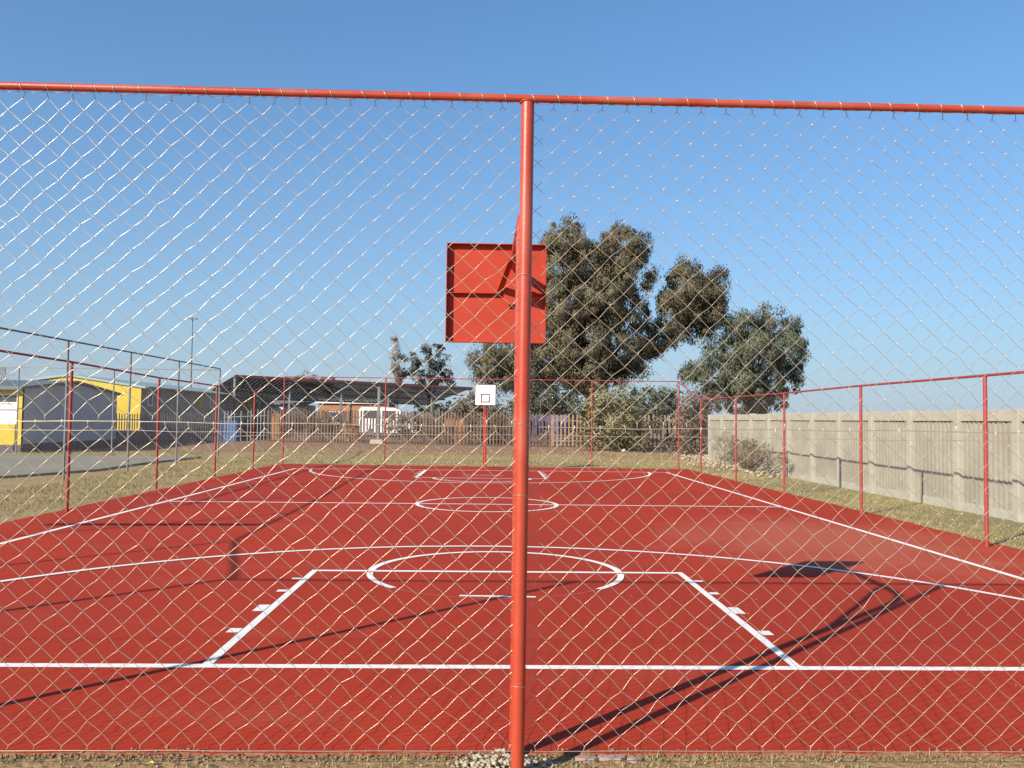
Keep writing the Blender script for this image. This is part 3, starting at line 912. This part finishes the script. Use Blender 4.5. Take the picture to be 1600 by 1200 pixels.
def cloth_on_fence():
    a = at_depth(824, 646, 60.5); b = at_depth(888, 646, 59.6)
    p0 = Vector((a.x, 61.05-.2, 0)); p1 = Vector((b.x, 60.35-.2, 0))
    nu, nv = 40, 14; V = []; 
    for j in range(nv+1):
        for i in range(nu+1):
            u = i/nu; v = j/nv; c = p0.lerp(p1, u)
            z = gz(c.x, c.y)+2.32-.12*abs(math.sin(u*math.pi*3.2))-v*(1.25+.35*math.sin(u*9))
            V.append((c.x+.03*math.sin(v*4+u*7), c.y-.10-.05*math.sin(u*34+v*1.5)-.06*v*math.sin(u*13), z))
    Fq = [(j*(nu+1)+i, j*(nu+1)+i+1, (j+1)*(nu+1)+i+1, (j+1)*(nu+1)+i) for j in range(nv) for i in range(nu)]
    o = np_mesh('blanket', np.array(V), np.array(Fq), M['cloth_blue'], None, True)
    s = o.modifiers.new('thickness', 'SOLIDIFY'); s.thickness = .02
    tag(o, 'violet blue blanket hung over the rusty palisade right of the fence post', 'blanket')
cloth_on_fence()

def pale_post():
    p = at_depth(592, 690, 62.6); z = gz(p.x, 62.2)
    t = thing('square_post', 'tall pale square post on a concrete foot before the rusty palisade', 'post', (p.x, 62.2, z))
    mb = MB(); mb.box((-.1, -.1, .3), (.1, .1, 4.2)); mb.build('shaft', M['paling_grey'], t, bevel=.02)
    mb = MB(); mb.hexa([(-.6,-.4,-.1),(.45,-.4,-.1),(.45,.35,-.1),(-.6,.35,-.1),(-.52,-.33,.3),(.38,-.33,.3),(.38,.3,.3),(-.52,.3,.3)]); mb.build('foot', M['stone'], t, bevel=.05)
pale_post()

# ------------------------------------------------------------------ far masts
def high_mast():
    p = at_depth(301, 496, 260)
    t = thing('high_mast_light', 'very tall thin lighting mast with a lamp ring against the sky', 'light mast', (p.x, 260, 0))
    mb = MB(); mb.tube([(0,0,-.5), (0,0,p.z*.5), (0,0,p.z)], [.34, .26, .16], 12); auto_smooth(mb.build('mast', M['grey_pipe'], t))
    mb = MB(); n = 16
    ring = [(1.1*math.cos(2*math.pi*i/n), 1.1*math.sin(2*math.pi*i/n), p.z-.2) for i in range(n+1)]
    mb.tube(ring, .09, 6); 
    for i in range(4): mb.tube([(0,0,p.z-.1), ring[i*4]], .06, 6)
    mb.build('lamp_ring', M['grey_pipe'], t)
    for i in range(8):
        a = 2*math.pi*i/8; mb = MB(); x, y = 1.35*math.cos(a), 1.35*math.sin(a)
        mb.hexa([(x-.28,y-.28,p.z-.5),(x+.28,y-.28,p.z-.5),(x+.28,y+.28,p.z-.5),(x-.28,y+.28,p.z-.5),(x-.2,y-.2,p.z-.1),(x+.2,y-.2,p.z-.1),(x+.2,y+.2,p.z-.1),(x-.2,y+.2,p.z-.1)])
        mb.build('lamp', M['grey_pipe'], t)
high_mast()
def pylon():
    p = at_depth(5, 574, 340)
    t = thing('lattice_pylon', 'faint steel lattice pylon above the classroom roof at far left', 'pylon', (p.x, 340, 0))
    h = p.z; mb = MB()
    def wd(z): return 2.6*(1-z/h*.8)
    lv = [h*i/9 for i in range(10)]
    for z0, z1 in zip(lv, lv[1:]):
        a, b = wd(z0), wd(z1)
        c0 = [(-a,-a,z0),(a,-a,z0),(a,a,z0),(-a,a,z0)]; c1 = [(-b,-b,z1),(b,-b,z1),(b,b,z1),(-b,b,z1)]
        for i in range(4):
            j = (i+1) % 4
            mb.tube([c0[i], c1[i]], .1, 5); mb.tube([c0[i], c1[j]], .06, 4); mb.tube([c1[i], c1[j]], .06, 4)
    mb.build('lattice', M['grey_pipe'], t)
    for z in (h*.72, h*.86, h*.97):
        mb = MB(); mb.tube([(-5,0,z), (0,0,z+.5), (5,0,z)], .1, 5); mb.tube([(-5,0,z), (0,0,z-.5), (5,0,z)], .08, 5); mb.build('crossarm', M['grey_pipe'], t)
pylon()

# ------------------------------------------------------------------ trees and shrubs
def leaves(clumps, per, size, droop=.8, seed=0, fill=.55, sub=None, aspect=.28):
    """clumps: (centre, (rx, ry, rz)); each is broken into small tufts near its surface, each tuft into hanging leaves"""
    g = np.random.default_rng(seed)
    VV = []; NN = []
    for c, rad in clumps:
        c = np.array(c); rad = np.array(rad)
        vol = (rad[0]*rad[1]*rad[2])**(2/3)
        ns = max(5, int((sub or 9)*vol))
        d = g.normal(size=(ns, 3)); d /= np.linalg.norm(d, axis=1, keepdims=True)
        rr = (fill+(1-fill)*g.random((ns, 1))**.6)
        # knobbly outline
        kn = 1+.16*np.sin(d[:, :1]*5+seed+c[0])+.14*np.sin(d[:, 2:]*6+c[2]*3)
        cen = c+d*rr*rad*kn
        tr = g.uniform(.3, .95, (ns, 1))*min(1.0, vol**.25*.75)
        n = per
        q = g.normal(size=(ns, n, 3)); q /= np.linalg.norm(q, axis=2, keepdims=True)
        q *= g.random((ns, n, 1))**.5
        pos = cen[:, None, :]+q*tr[:, :, None]*np.array([1, 1, 1.15])
        pos = pos.reshape(-1, 3); m = len(pos)
        t = g.normal(size=(m, 3)); t[:, 2] = -abs(t[:, 2])*.5-droop*1.4
        t /= np.linalg.norm(t, axis=1, keepdims=True)
        u = np.cross(t, g.normal(size=(m, 3))); u /= np.linalg.norm(u, axis=1, keepdims=True)
        l = size*g.uniform(.6, 1.4, (m, 1)); w = l*aspect
        out = (pos-np.repeat(cen, n, 0))/np.repeat(tr, n, 0)+.55*np.repeat(d, n, 0)+.45*np.cross(u, t)*np.sign((np.cross(u, t)*d.repeat(n, 0)).sum(1, keepdims=True))
        out /= np.linalg.norm(out, axis=1, keepdims=True)+1e-9
        NN.append(np.repeat(out, 4, 0))
        q4 = np.stack([pos-u*w*.5, pos+t*l*.45+u*w*-.1-u*w*.35, pos+t*l, pos+t*l*.4+u*w*.6], 1)
        ng = np.cross(q4[:, 2]-q4[:, 0], q4[:, 3]-q4[:, 1])
        fl = (ng*out).sum(1) < 0
        q4[fl] = q4[fl][:, ::-1]
        VV.append(q4)
    V = np.concatenate(VV).reshape(-1, 3)
    return V, np.arange(len(V)).reshape(-1, 4), np.concatenate(NN)
def leaf_mesh(name, V, Fq, Nn, m, parent):
    o = np_mesh(name, V, Fq, m, parent, True)
    if len(o.data.vertices) == len(Nn): o.data.normals_split_custom_set_from_vertices(Nn.astype(np.float32))
    return o
def px_clump(x, y, rx, ry, Y, dy=0.0, depth=None):
    c = at_depth(x, y, Y+dy); s = (Y+dy)/F
    return (c, (rx*s, depth or (rx+ry)*.5*s, ry*s))
def limb(mb, pts, r0, r1, n=9, wob=.12, seg=6):
    g = random.Random(hash(tuple(round(v, 2) for v in pts[0]))&0xffff)
    P = [Vector(p) for p in pts]; out = []
    for a, b in zip(P, P[1:]):
        for i in range(seg):
            out.append(a.lerp(b, i/seg))
    out.append(P[-1])
    L_ = (P[-1]-P[0]).length
    for i in range(1, len(out)-1):
        out[i] = out[i]+Vector((g.uniform(-1,1), g.uniform(-1,1), g.uniform(-.4,.4)))*wob*min(1, L_*.1)
    rr = [r0+(r1-r0)*i/(len(out)-1) for i in range(len(out))]
    mb.tube(out, rr, n)
def tree(name, label, cat, base, clumps, lm, bm_, trunk_r, per, size, seed, top=None, limbs=True, droop=.8, sub=None, fill=.55, group=None, extra=(), aspect=.28, stems=None):
    base = Vector(base)
    t = thing(name, label, cat, base, 0, group)
    cl = [(Vector(c)-base, r) for c, r in clumps]
    mb = MB()
    zs = [c.z for c, r in cl]; top_z = max(zs)
    if stems:
        for s in stems: limb(mb, [Vector(q)-base for q in s[0]], s[1], s[2])
    else:
        fork = Vector((0, 0, top_z*.42)) if top is None else Vector(top)-base
        limb(mb, [(0, 0, -.4), fork*.5, fork], trunk_r, trunk_r*.65)
        for c, r in cl:
            mid = fork.lerp(c, .5)+Vector((0, 0, -.08*(c-fork).length))
            limb(mb, [fork*random.uniform(.85, 1.0), mid, c], trunk_r*.42, trunk_r*.09, 7)
            for k in range(3):
                q = c+Vector((random.uniform(-1,1)*r[0], random.uniform(-1,1)*r[1], random.uniform(-.6,.9)*r[2]))*.8
                limb(mb, [c.lerp(mid, .35), (c+q)/2, q], trunk_r*.13, trunk_r*.03, 5)
    auto_smooth(mb.build('trunk', bm_, t), 1.2)
    V, Fq, Nn = leaves(cl, per, size, droop, seed, fill, sub, aspect)
    leaf_mesh('crown', V, Fq, Nn, lm, t)
    return t
LM1 = leaf_mat('gum_leaves', (.152,.135,.076), (.096,.086,.048), (.118,.094,.058))
LM2 = leaf_mat('grey_gum_leaves', (.132,.145,.088), (.086,.098,.060), (.096,.098,.066))
LM3 = leaf_mat('olive_leaves', (.15,.12,.07), (.10,.085,.05), (.12,.085,.055))
LM4 = leaf_mat('bright_leaves', (.27,.25,.105), (.19,.18,.08), (.20,.17,.09))
LM5 = leaf_mat('dark_leaves', (.075,.080,.040), (.05,.055,.03), (.065,.06,.035))
LM6 = leaf_mat('dry_leaves', (.19,.15,.11), (.13,.10,.075), (.15,.11,.075))
LM7 = leaf_mat('blue_grey_leaves', (.105,.115,.09), (.075,.085,.065))
LM9 = leaf_mat('bramble_leaves', (.24,.155,.105), (.17,.11,.08), (.20,.14,.09))
LM8 = leaf_mat('bare_twigs', (.30,.26,.22), (.22,.19,.16))

Yt = 74
mc = [px_clump(886, 382, 36, 36, Yt), px_clump(872, 378, 24, 26, Yt, 1), px_clump(904, 375, 22, 24, Yt, -1), px_clump(962, 378, 22, 22, Yt, 1), px_clump(995, 385, 20, 24, Yt, -1), px_clump(862, 400, 18, 40, Yt, 1), px_clump(930, 400, 26, 26, Yt, -1), px_clump(872, 425, 34, 40, Yt, -1), px_clump(925, 420, 34, 34, Yt, 1), px_clump(975, 392, 36, 36, Yt),
      px_clump(985, 430, 32, 34, Yt, -1), px_clump(945, 468, 46, 42, Yt, -2.5), px_clump(884, 485, 44, 46, Yt, -2), px_clump(990, 490, 26, 40, Yt, 1),
      px_clump(915, 540, 50, 44, Yt, -3), px_clump(865, 555, 40, 46, Yt, -1), px_clump(968, 548, 42, 40, Yt, -1), px_clump(1005, 535, 24, 24, Yt, .5),
      px_clump(820, 480, 32, 60, Yt, 1), px_clump(795, 545, 36, 42, Yt), px_clump(762, 575, 32, 34, Yt, -1), px_clump(820, 590, 44, 30, Yt, -2),
      px_clump(900, 588, 48, 22, Yt, 0), px_clump(958, 580, 38, 22, Yt, 1), px_clump(925, 505, 50, 50, Yt, 1), px_clump(918, 575, 40, 40, Yt, -2.5), px_clump(855, 510, 36, 50, Yt, 1), px_clump(945, 440, 40, 40, Yt, 1)]
rc = [px_clump(1075, 440, 38, 32, Yt, 1), px_clump(1105, 455, 30, 36, Yt, 1), px_clump(1050, 478, 30, 30, Yt, 0), px_clump(1090, 492, 36, 28, Yt, 1),
      px_clump(1035, 512, 22, 20, Yt, 1), px_clump(1070, 520, 28, 18, Yt, 1), px_clump(1078, 465, 46, 42, Yt, 1), px_clump(1112, 500, 26, 34, Yt, 1), px_clump(1020, 540, 24, 16, Yt, .5)]
b0 = at_depth(925, 690, Yt); b0.z = gz(b0.x, Yt)
fork = at_depth(922, 590, Yt); 
st = [([b0-Vector((0,0,.5)), at_depth(924, 640, Yt), fork], .62, .45)]
for tx, ty, r in ((886, 390, .3), (975, 400, .3), (930, 470, .25), (870, 480, .25), (795, 545, .22), (820, 480, .2), (760, 575, .15), (990, 490, .2), (900, 540, .2), (968, 540, .2)):
    st.append(([fork-Vector((0,0,random.uniform(0,1.5))), at_depth((fork.x*F/Yt+763+tx)/2+random.uniform(-8,8), (590+ty)/2+12, Yt+random.uniform(-1.5,1.5)), at_depth(tx, ty, Yt+random.uniform(-1,1))], r, .05))
st.append(([fork-Vector((0,0,1)), at_depth(965, 588, Yt), at_depth(1000, 556, Yt+.3), at_depth(1045, 528, Yt+1), at_depth(1085, 475, Yt+1), at_depth(1100, 440, Yt+1)], .34, .06))
st.append(([at_depth(1045, 528, Yt+1), at_depth(1062, 490, Yt+.5), at_depth(1070, 440, Yt+1)], .2, .05))
st.append(([at_depth(1000, 556, Yt+.3), at_depth(1022, 552, Yt), at_depth(1040, 566, Yt-.3)], .06, .02))
tree('eucalyptus_tree', 'tallest dark eucalyptus with drooping crown and a side bough, right of the fence post', 'tree', b0, mc+rc, LM1, M['bark'], .6, 190, .24, 1, stems=st, sub=10)
Y3 = 72
tc = [px_clump(1165, 512, 36, 26, Y3), px_clump(1210, 508, 36, 26, Y3, 1), px_clump(1235, 545, 26, 30, Y3), px_clump(1190, 550, 48, 36, Y3, -2), px_clump(1140, 548, 36, 32, Y3, -1),
      px_clump(1120, 590, 32, 28, Y3, -1), px_clump(1165, 598, 40, 34, Y3, -2), px_clump(1215, 590, 34, 34, Y3), px_clump(1080, 590, 24, 18, Y3, 0), px_clump(1195, 625, 34, 18, Y3), px_clump(1150, 628, 36, 18, Y3)]
b3 = at_depth(1172, 690, Y3); b3.z = gz(b3.x, Y3)
tree('eucalyptus_tree', 'rounded grey green eucalyptus rising over the far end of the concrete wall', 'tree', b3, tc, LM2, M['bark_dark'], .42, 190, .24, 2, top=at_depth(1170, 610, Y3), sub=10)
Y4 = 130
sc = [px_clump(673, 540, 14, 12, Y4), px_clump(648, 560, 14, 12, Y4), px_clump(685, 560, 20, 14, Y4), px_clump(660, 578, 28, 16, Y4, -2), px_clump(695, 582, 16, 14, Y4), px_clump(676, 598, 34, 12, Y4)]
b4 = at_depth(670, 670, Y4); b4.z = 0
tree('bushy_tree', 'dark green bushy tree beyond the carport roof, below left of the red board', 'tree', b4, sc, LM7, M['bark_dark'], .4, 40, .6, 3, sub=4.5, droop=.2)
b5 = at_depth(620, 670, 126); b5.z = 0
pc = [px_clump(618, 545, 6, 14, 126), px_clump(624, 565, 7, 18, 126), px_clump(616, 585, 8, 16, 126), px_clump(626, 595, 8, 12, 126)]
tree('bare_poplar', 'slim pale leafless poplar beside the dark tree above the carport', 'tree', b5, pc, LM8, M['bark'], .22, 60, .7, 4, sub=7, droop=-1.6, aspect=.12)
for i, (x, y, rx, ry, lab) in enumerate(((478, 588, 18, 7, 'small rounded treetop showing over the left end of the carport'), (512, 592, 14, 6, 'lower treetop just right of the rounded one above the carport'))):
    b = at_depth(x, 660, 150); b.z = 0
    tree('bushy_tree', lab, 'tree', b, [px_clump(x, y, rx, ry, 150), px_clump(x-6, y+8, rx, ry, 150), px_clump(x+5, y+14, rx, ry, 150)], LM2, M['bark_dark'], .3, 30, .6, 20+i, sub=4, droop=.2, group='treetops over the carport')

def shrub(name, label, x, y_base, Y, clumps, lm, seed, per=50, size=.2, sub=26, droop=.2, group=None, aspect=.3):
    b = at_depth(x, y_base, Y); b.z = gz(b.x, Y)
    cl = [px_clump(*c, Y, *(d or ())) for c, d in clumps]
    t = thing(name, label, 'shrub', b, 0, group)
    cl = [(Vector(c)-b, r) for c, r in cl]
    mb = MB()
    for c, r in cl:
        for k in range(3):
            q = c+Vector((random.uniform(-1,1)*r[0], random.uniform(-1,1)*r[1], random.uniform(-.5,.8)*r[2]))*.6
            limb(mb, [(random.uniform(-.15,.15), random.uniform(-.15,.15), -.1), q*.5, q], .05, .012, 5, seg=3)
    mb.build('stems', M['bark_dark'], t)
    V, Fq, Nn = leaves(cl, per, size, droop, seed, .4, sub, aspect)
    leaf_mesh('foliage', V, Fq, Nn, lm, t)
shrub('leafy_shrub', 'light green rounded shrub standing in front of the palisade, right of the fence post', 960, 708, 54,
      [((955, 622, 34, 20), None), ((985, 640, 26, 20), None), ((930, 640, 22, 20), None), ((965, 655, 40, 22), (-.5,)), ((945, 680, 34, 22), None), ((985, 682, 32, 20), None)], LM4, 31, size=.26, sub=24)
shrub('dry_shrub', 'grey brown dry shrub leaning on the end of the concrete wall', 1085, 705, 50,
      [((1085, 635, 22, 18), None), ((1075, 665, 22, 24), None), ((1100, 660, 18, 26), None), ((1090, 690, 26, 14), None), ((1118, 622, 16, 10), None), ((1080, 650, 26, 34), (1,)), ((1072, 690, 22, 16), None), ((1100, 625, 20, 16), (.5,)), ((1110, 685, 18, 20), None)], LM6, 32, size=.22, sub=26)
shrub('dry_shrub', 'low dark twiggy shrub heaped at the foot of the pale wooden palings', 1040, 712, 53,
      [((1035, 704, 16, 8), None), ((1050, 700, 12, 9), None)], LM6, 36, size=.16, sub=40)
shrub('dry_shrub', 'reddish brown bramble spilling against the concrete wall behind the right side fence', 1165, 735, 38,
      [((1132, 700, 20, 24), (3.0,)), ((1158, 706, 20, 22), (.3,)), ((1188, 714, 18, 18), (-2.4,)), ((1214, 720, 15, 15), (-4.6,)), ((1172, 715, 22, 20), (-1.0,))], LM9, 37, size=.15, sub=42, aspect=.16)
G5 = 'dark bushes behind the palisade'
for i, (x, y, rx, ry, Y, lab, lm) in enumerate((
        (735, 630, 26, 22, 67, 'olive bush behind the palisade just left of the white backboard', LM3),
        (775, 645, 30, 34, 66, 'dense olive bush directly behind the white backboard', LM3),
        (850, 622, 40, 26, 66, 'dark bush rising above the blue blanket on the palisade', LM5),
        (900, 640, 26, 24, 65, 'dark bush between the blue blanket and the light green shrub', LM5),
        (1010, 622, 30, 18, 66, 'green bush rising behind the pale wooden palings', LM2),
        (1045, 612, 18, 12, 68, 'small green bush beside the far red corner post, behind the palings', LM2))):
    shrub('dense_bush', lab, x, 692, Y, [((x, y, rx, ry), None), ((x-rx*.5, y+16, rx*.8, ry*.8), (1,)), ((x+rx*.5, y+18, rx*.8, ry*.8), None), ((x, y+34, rx, 16), None)], lm, 40+i, size=.3, sub=14, group=G5)

for i, (x, w, Y, lab) in enumerate(((470, 30, 69, 'low brown scrub behind the rusty palings below the left end of the carport'), (520, 28, 68, 'low brown scrub behind the rusty palings left of the pale square post'),
        (640, 34, 66, 'low brown scrub behind the rusty palings right of the pale square post'), (685, 20, 66, 'low brown scrub behind the rusty palings beside the big orange bin'))):
    shrub('dense_bush', lab, x, 692, Y, [((x-w*.6, 668, w*.6, 18), None), ((x, 662, w*.6, 20), (1,)), ((x+w*.6, 668, w*.6, 18), None)], LM3, 70+i, size=.24, sub=12, group='low scrub behind the rusty palisade')

for i, (x, lab) in enumerate(((668, 'left of the two dark trees added as backdrop behind the right end of the carport'), (712, 'right of the two dark trees added as backdrop behind the right end of the carport'))):  # added as a dark background, blocking bright sky under the carport roof
    shrub('dense_bush', lab, x, 672, 122, [((x-16, 640, 16, 12), None), ((x+16, 641, 16, 11), None), ((x, 650, 26, 12), None)], LM5, 90+i, size=.5, sub=4, group='dark backdrop trees added behind the carport')

# ------------------------------------------------------------------ stones, rubble, grass
def rock_mesh(cs, seed):
    """many small faceted stones in one mesh: cs = (x, y, z, size)"""
    g = np.random.default_rng(seed)
    bm = bmesh.new(); bmesh.ops.create_icosphere(bm, subdivisions=1, radius=1)
    v0 = np.array([v.co[:] for v in bm.verts]); f0 = np.array([[v.index for v in f.verts] for f in bm.faces]); bm.free()
    V, Fs = [], []
    for i, (x, y, z, s) in enumerate(cs):
        a = g.uniform(0, 6.28); k, q = math.cos(a), math.sin(a)
        v = v0*(1+g.normal(0, .16, (len(v0), 1)))*np.array([g.uniform(.7, 1.3), g.uniform(.7, 1.3), g.uniform(.5, .95)])*s
        v = np.stack([v[:, 0]*k-v[:, 1]*q, v[:, 0]*q+v[:, 1]*k, v[:, 2]], 1)+np.array([x, y, z])
        V.append(v); Fs.append(f0+i*len(v0))
    return np.concatenate(V), np.concatenate(Fs)
cs = []
for i in range(420):
    u = random.gauss(0, .42); d = abs(u)
    if random.random() < .5: x = .185+random.uniform(-.30, -.05)+random.gauss(0, .06)
    else: x = .185+random.gauss(.02, .13)
    y = 5.40+random.gauss(.0, .07)
    s = random.choice((.006, .008, .01, .013, .018))
    z = gz(x, y)+max(0, .055-abs(x-.13)*.18)*random.uniform(.2, 1)+s*.3
    cs.append((x, y, z, s))
V, Fq = rock_mesh(cs, 3)
tag(np_mesh('footing_gravel', V, Fq, M['stone']), 'pale crushed concrete gravel heaped round the foot of the thick fence post', 'gravel', kind='stuff')
cs = []
for i in range(1500):
    u = random.random()
    p = on_ground(1065+u*150, 712+u*22+random.gauss(0, 5)*(1+u*.4), gz(9, 42))
    s = min(.11, abs(random.gauss(.0, .05))+.02)
    cs.append((p.x+random.gauss(0, .2), p.y, gz(p.x, p.y)+s*.4+random.uniform(0, .10), s))
for i in range(160):
    p = on_ground(random.uniform(1015, 1240), random.uniform(715, 745)); s = random.uniform(.02, .06)
    if p.x > 9.3 and p.x < 12: cs.append((p.x, p.y, gz(p.x, p.y)+s*.3, s))
V, Fq = rock_mesh(cs, 5)
tag(np_mesh('rubble', V, Fq, M['stone_tan']), 'broken pale rubble strewn along the bank by the far wall corner', 'rubble', kind='stuff')
cs = []
for i in range(900):
    x = random.uniform(-4.6, 4.6); y = random.uniform(4.6, 5.5); s = random.choice((.003, .004, .006, .009))
    cs.append((x, y, gz(x, y)+s*.2, s))
for i in range(500):
    x = random.uniform(9.4, 12.2); y = random.uniform(12, 40); s = random.uniform(.01, .03)
    cs.append((x, y, gz(x, y)+s*.2, s))
for i in range(900):
    x = random.uniform(-14, 12); y = random.uniform(40, 57); s = random.uniform(.015, .05)
    cs.append((x, y, gz(x, y)+s*.2, s))
for i in range(3600):
    x = random.uniform(-4.8, 4.8); y = 5.57+random.gauss(-.02, .035+.02*math.sin(x*2.3)); s = random.choice((.002, .003, .004, .005, .007, .011))
    cs.append((x, y, (0 if y > 5.6 else -.014)+s*.3, s))
for i in range(90):
    cs.append((random.uniform(-6, 8), random.uniform(6, 20), .004, random.uniform(.006, .014)))
soil = cs[2300:]; cs = cs[:2300]
V, Fq = rock_mesh(cs, 6)
tag(np_mesh('pebbles', V, Fq, M['stone_tan']), 'loose tan pebbles and clods scattered over the bare soil', 'pebbles', kind='stuff')
V, Fq = rock_mesh(soil, 12)
tag(np_mesh('soil_crumbs', V, Fq, mat('soil_crumbs', (.30,.185,.105), (.20,.12,.07), scale=12, rough=1.0)), 'brown soil crumbs spilling over the near edge of the red court', 'soil', kind='stuff')
p = on_ground(975, 710, gz(5, 50)); V, Fq = rock_mesh([(0, 0, 0, .15)], 8); V[:, 2] *= 1.3
o = np_mesh('boulder', V, Fq, mat('pale_stone', (.62,.60,.55), (.5,.48,.43), scale=9, rough=.9)); o.location = (p.x, p.y, gz(p.x, p.y)+.15)
tag(o, 'single pale stone standing at the foot of the light green shrub', 'stone')
# flat plates of old paint at the edge of the slab, beside the post's shadow
mb = MB()
for cx, cy, s in ((.66, 5.5, .075), (.84, 5.51, .10), (.97, 5.49, .05)):
    n = 7; q = [(cx+s*random.uniform(.7, 1.2)*math.cos(6.283*i/n), cy+s*.4*random.uniform(.7, 1.2)*math.sin(6.283*i/n)) for i in range(n)]
    z = gz(cx, cy)
    mb.poly([(x, y, z+.02) for x, y in q])
    for i in range(n):
        a, b = q[i], q[(i+1) % n]; mb.poly([(a[0], a[1], z-.02), (b[0], b[1], z-.02), (b[0], b[1], z+.02), (a[0], a[1], z+.02)])
tag(mb.build('concrete_rubble', mat('pinkish_concrete', (.40,.26,.22), (.34,.24,.20), scale=8, rough=.9)), 'pinkish broken concrete flakes at the court edge right of the thick post', 'rubble', kind='stuff')

def grass():
    g = np.random.default_rng(9)
    T = []
    def scatter(n, x0, x1, y0, y1, h0, h1, nb, cond=None):
        for _ in range(n):
            x, y = g.uniform(x0, x1), g.uniform(y0, y1)
            if cond and not cond(x, y): continue
            if math.sin(x*.9+1.3*math.sin(y*.5))+math.sin(y*.7+x*.3)+g.normal(0, .9) < -.4: continue
            T.append((x, y, g.uniform(h0, h1), nb))
    scatter(2600, -4.8, 4.8, 4.9, 5.58, .012, .05, 6)
    scatter(8500, 9.45, 12.25, 8, 46, .03, .09, 7)
    scatter(7000, -14.0, -10.1, 12, 44, .04, .12, 7)
    scatter(9000, -20, 12.2, 39.4, 52, .04, .14, 7, lambda x, y: not (x < -15 and y < 45))
    scatter(1500, -30, -15, 20, 26, .05, .12, 7)
    scatter(1500, -26, -15, 44.8, 50, .05, .16, 7)
    T = np.array(T)
    n = T[:, 3].astype(int); idx = np.repeat(np.arange(len(T)), n); m = len(idx)
    X = T[idx, 0]+g.normal(0, 1, m)*T[idx, 2]*.7; Y = T[idx, 1]+g.normal(0, 1, m)*T[idx, 2]*.7
    h = T[idx, 2]*g.uniform(.5, 1.2, m); w = h*.13+.002
    Z = np.array([gz(a, b) for a, b in zip(X, Y)])-.003
    a = g.uniform(0, 6.283, m); ln = g.uniform(.1, .9, m); la = g.uniform(0, 6.283, m)
    cx, sx = np.cos(a)*w/2, np.sin(a)*w/2
    P0 = np.stack([X-cx, Y-sx, Z], 1); P1 = np.stack([X+cx, Y+sx, Z], 1)
    P2 = np.stack([X+np.cos(la)*h*ln, Y+np.sin(la)*h*ln, Z+h*np.sqrt(1-ln**2*.8)], 1)
    V = np.stack([P0, P1, P2], 1).reshape(-1, 3)
    o = np_mesh('dry_grass', V, np.arange(len(V)).reshape(-1, 3), leaf_mat('grass_blades', (.44,.335,.155), (.29,.235,.10), (.27,.24,.095)))
    tag(o, 'short dry yellow green grass on the verges around the court', 'grass', kind='stuff')
grass()
# one fallen leaf at the lower edge of the picture
p = on_ground(234, 1196, -.01)
mb = MB(); mb.poly([(-.022, 0, 0), (-.006, -.014, .008), (.012, -.012, .01), (.026, 0, .004), (.012, .013, .012), (-.006, .012, .006)])
o = mb.build('fallen_leaf', M['leaf_yellow']); o.location = (p.x, p.y, gz(p.x, p.y)+.012)
s = o.modifiers.new('thickness', 'SOLIDIFY'); s.thickness = .001
tag(o, 'yellow fallen leaf on the bare soil at the lower left', 'leaf')
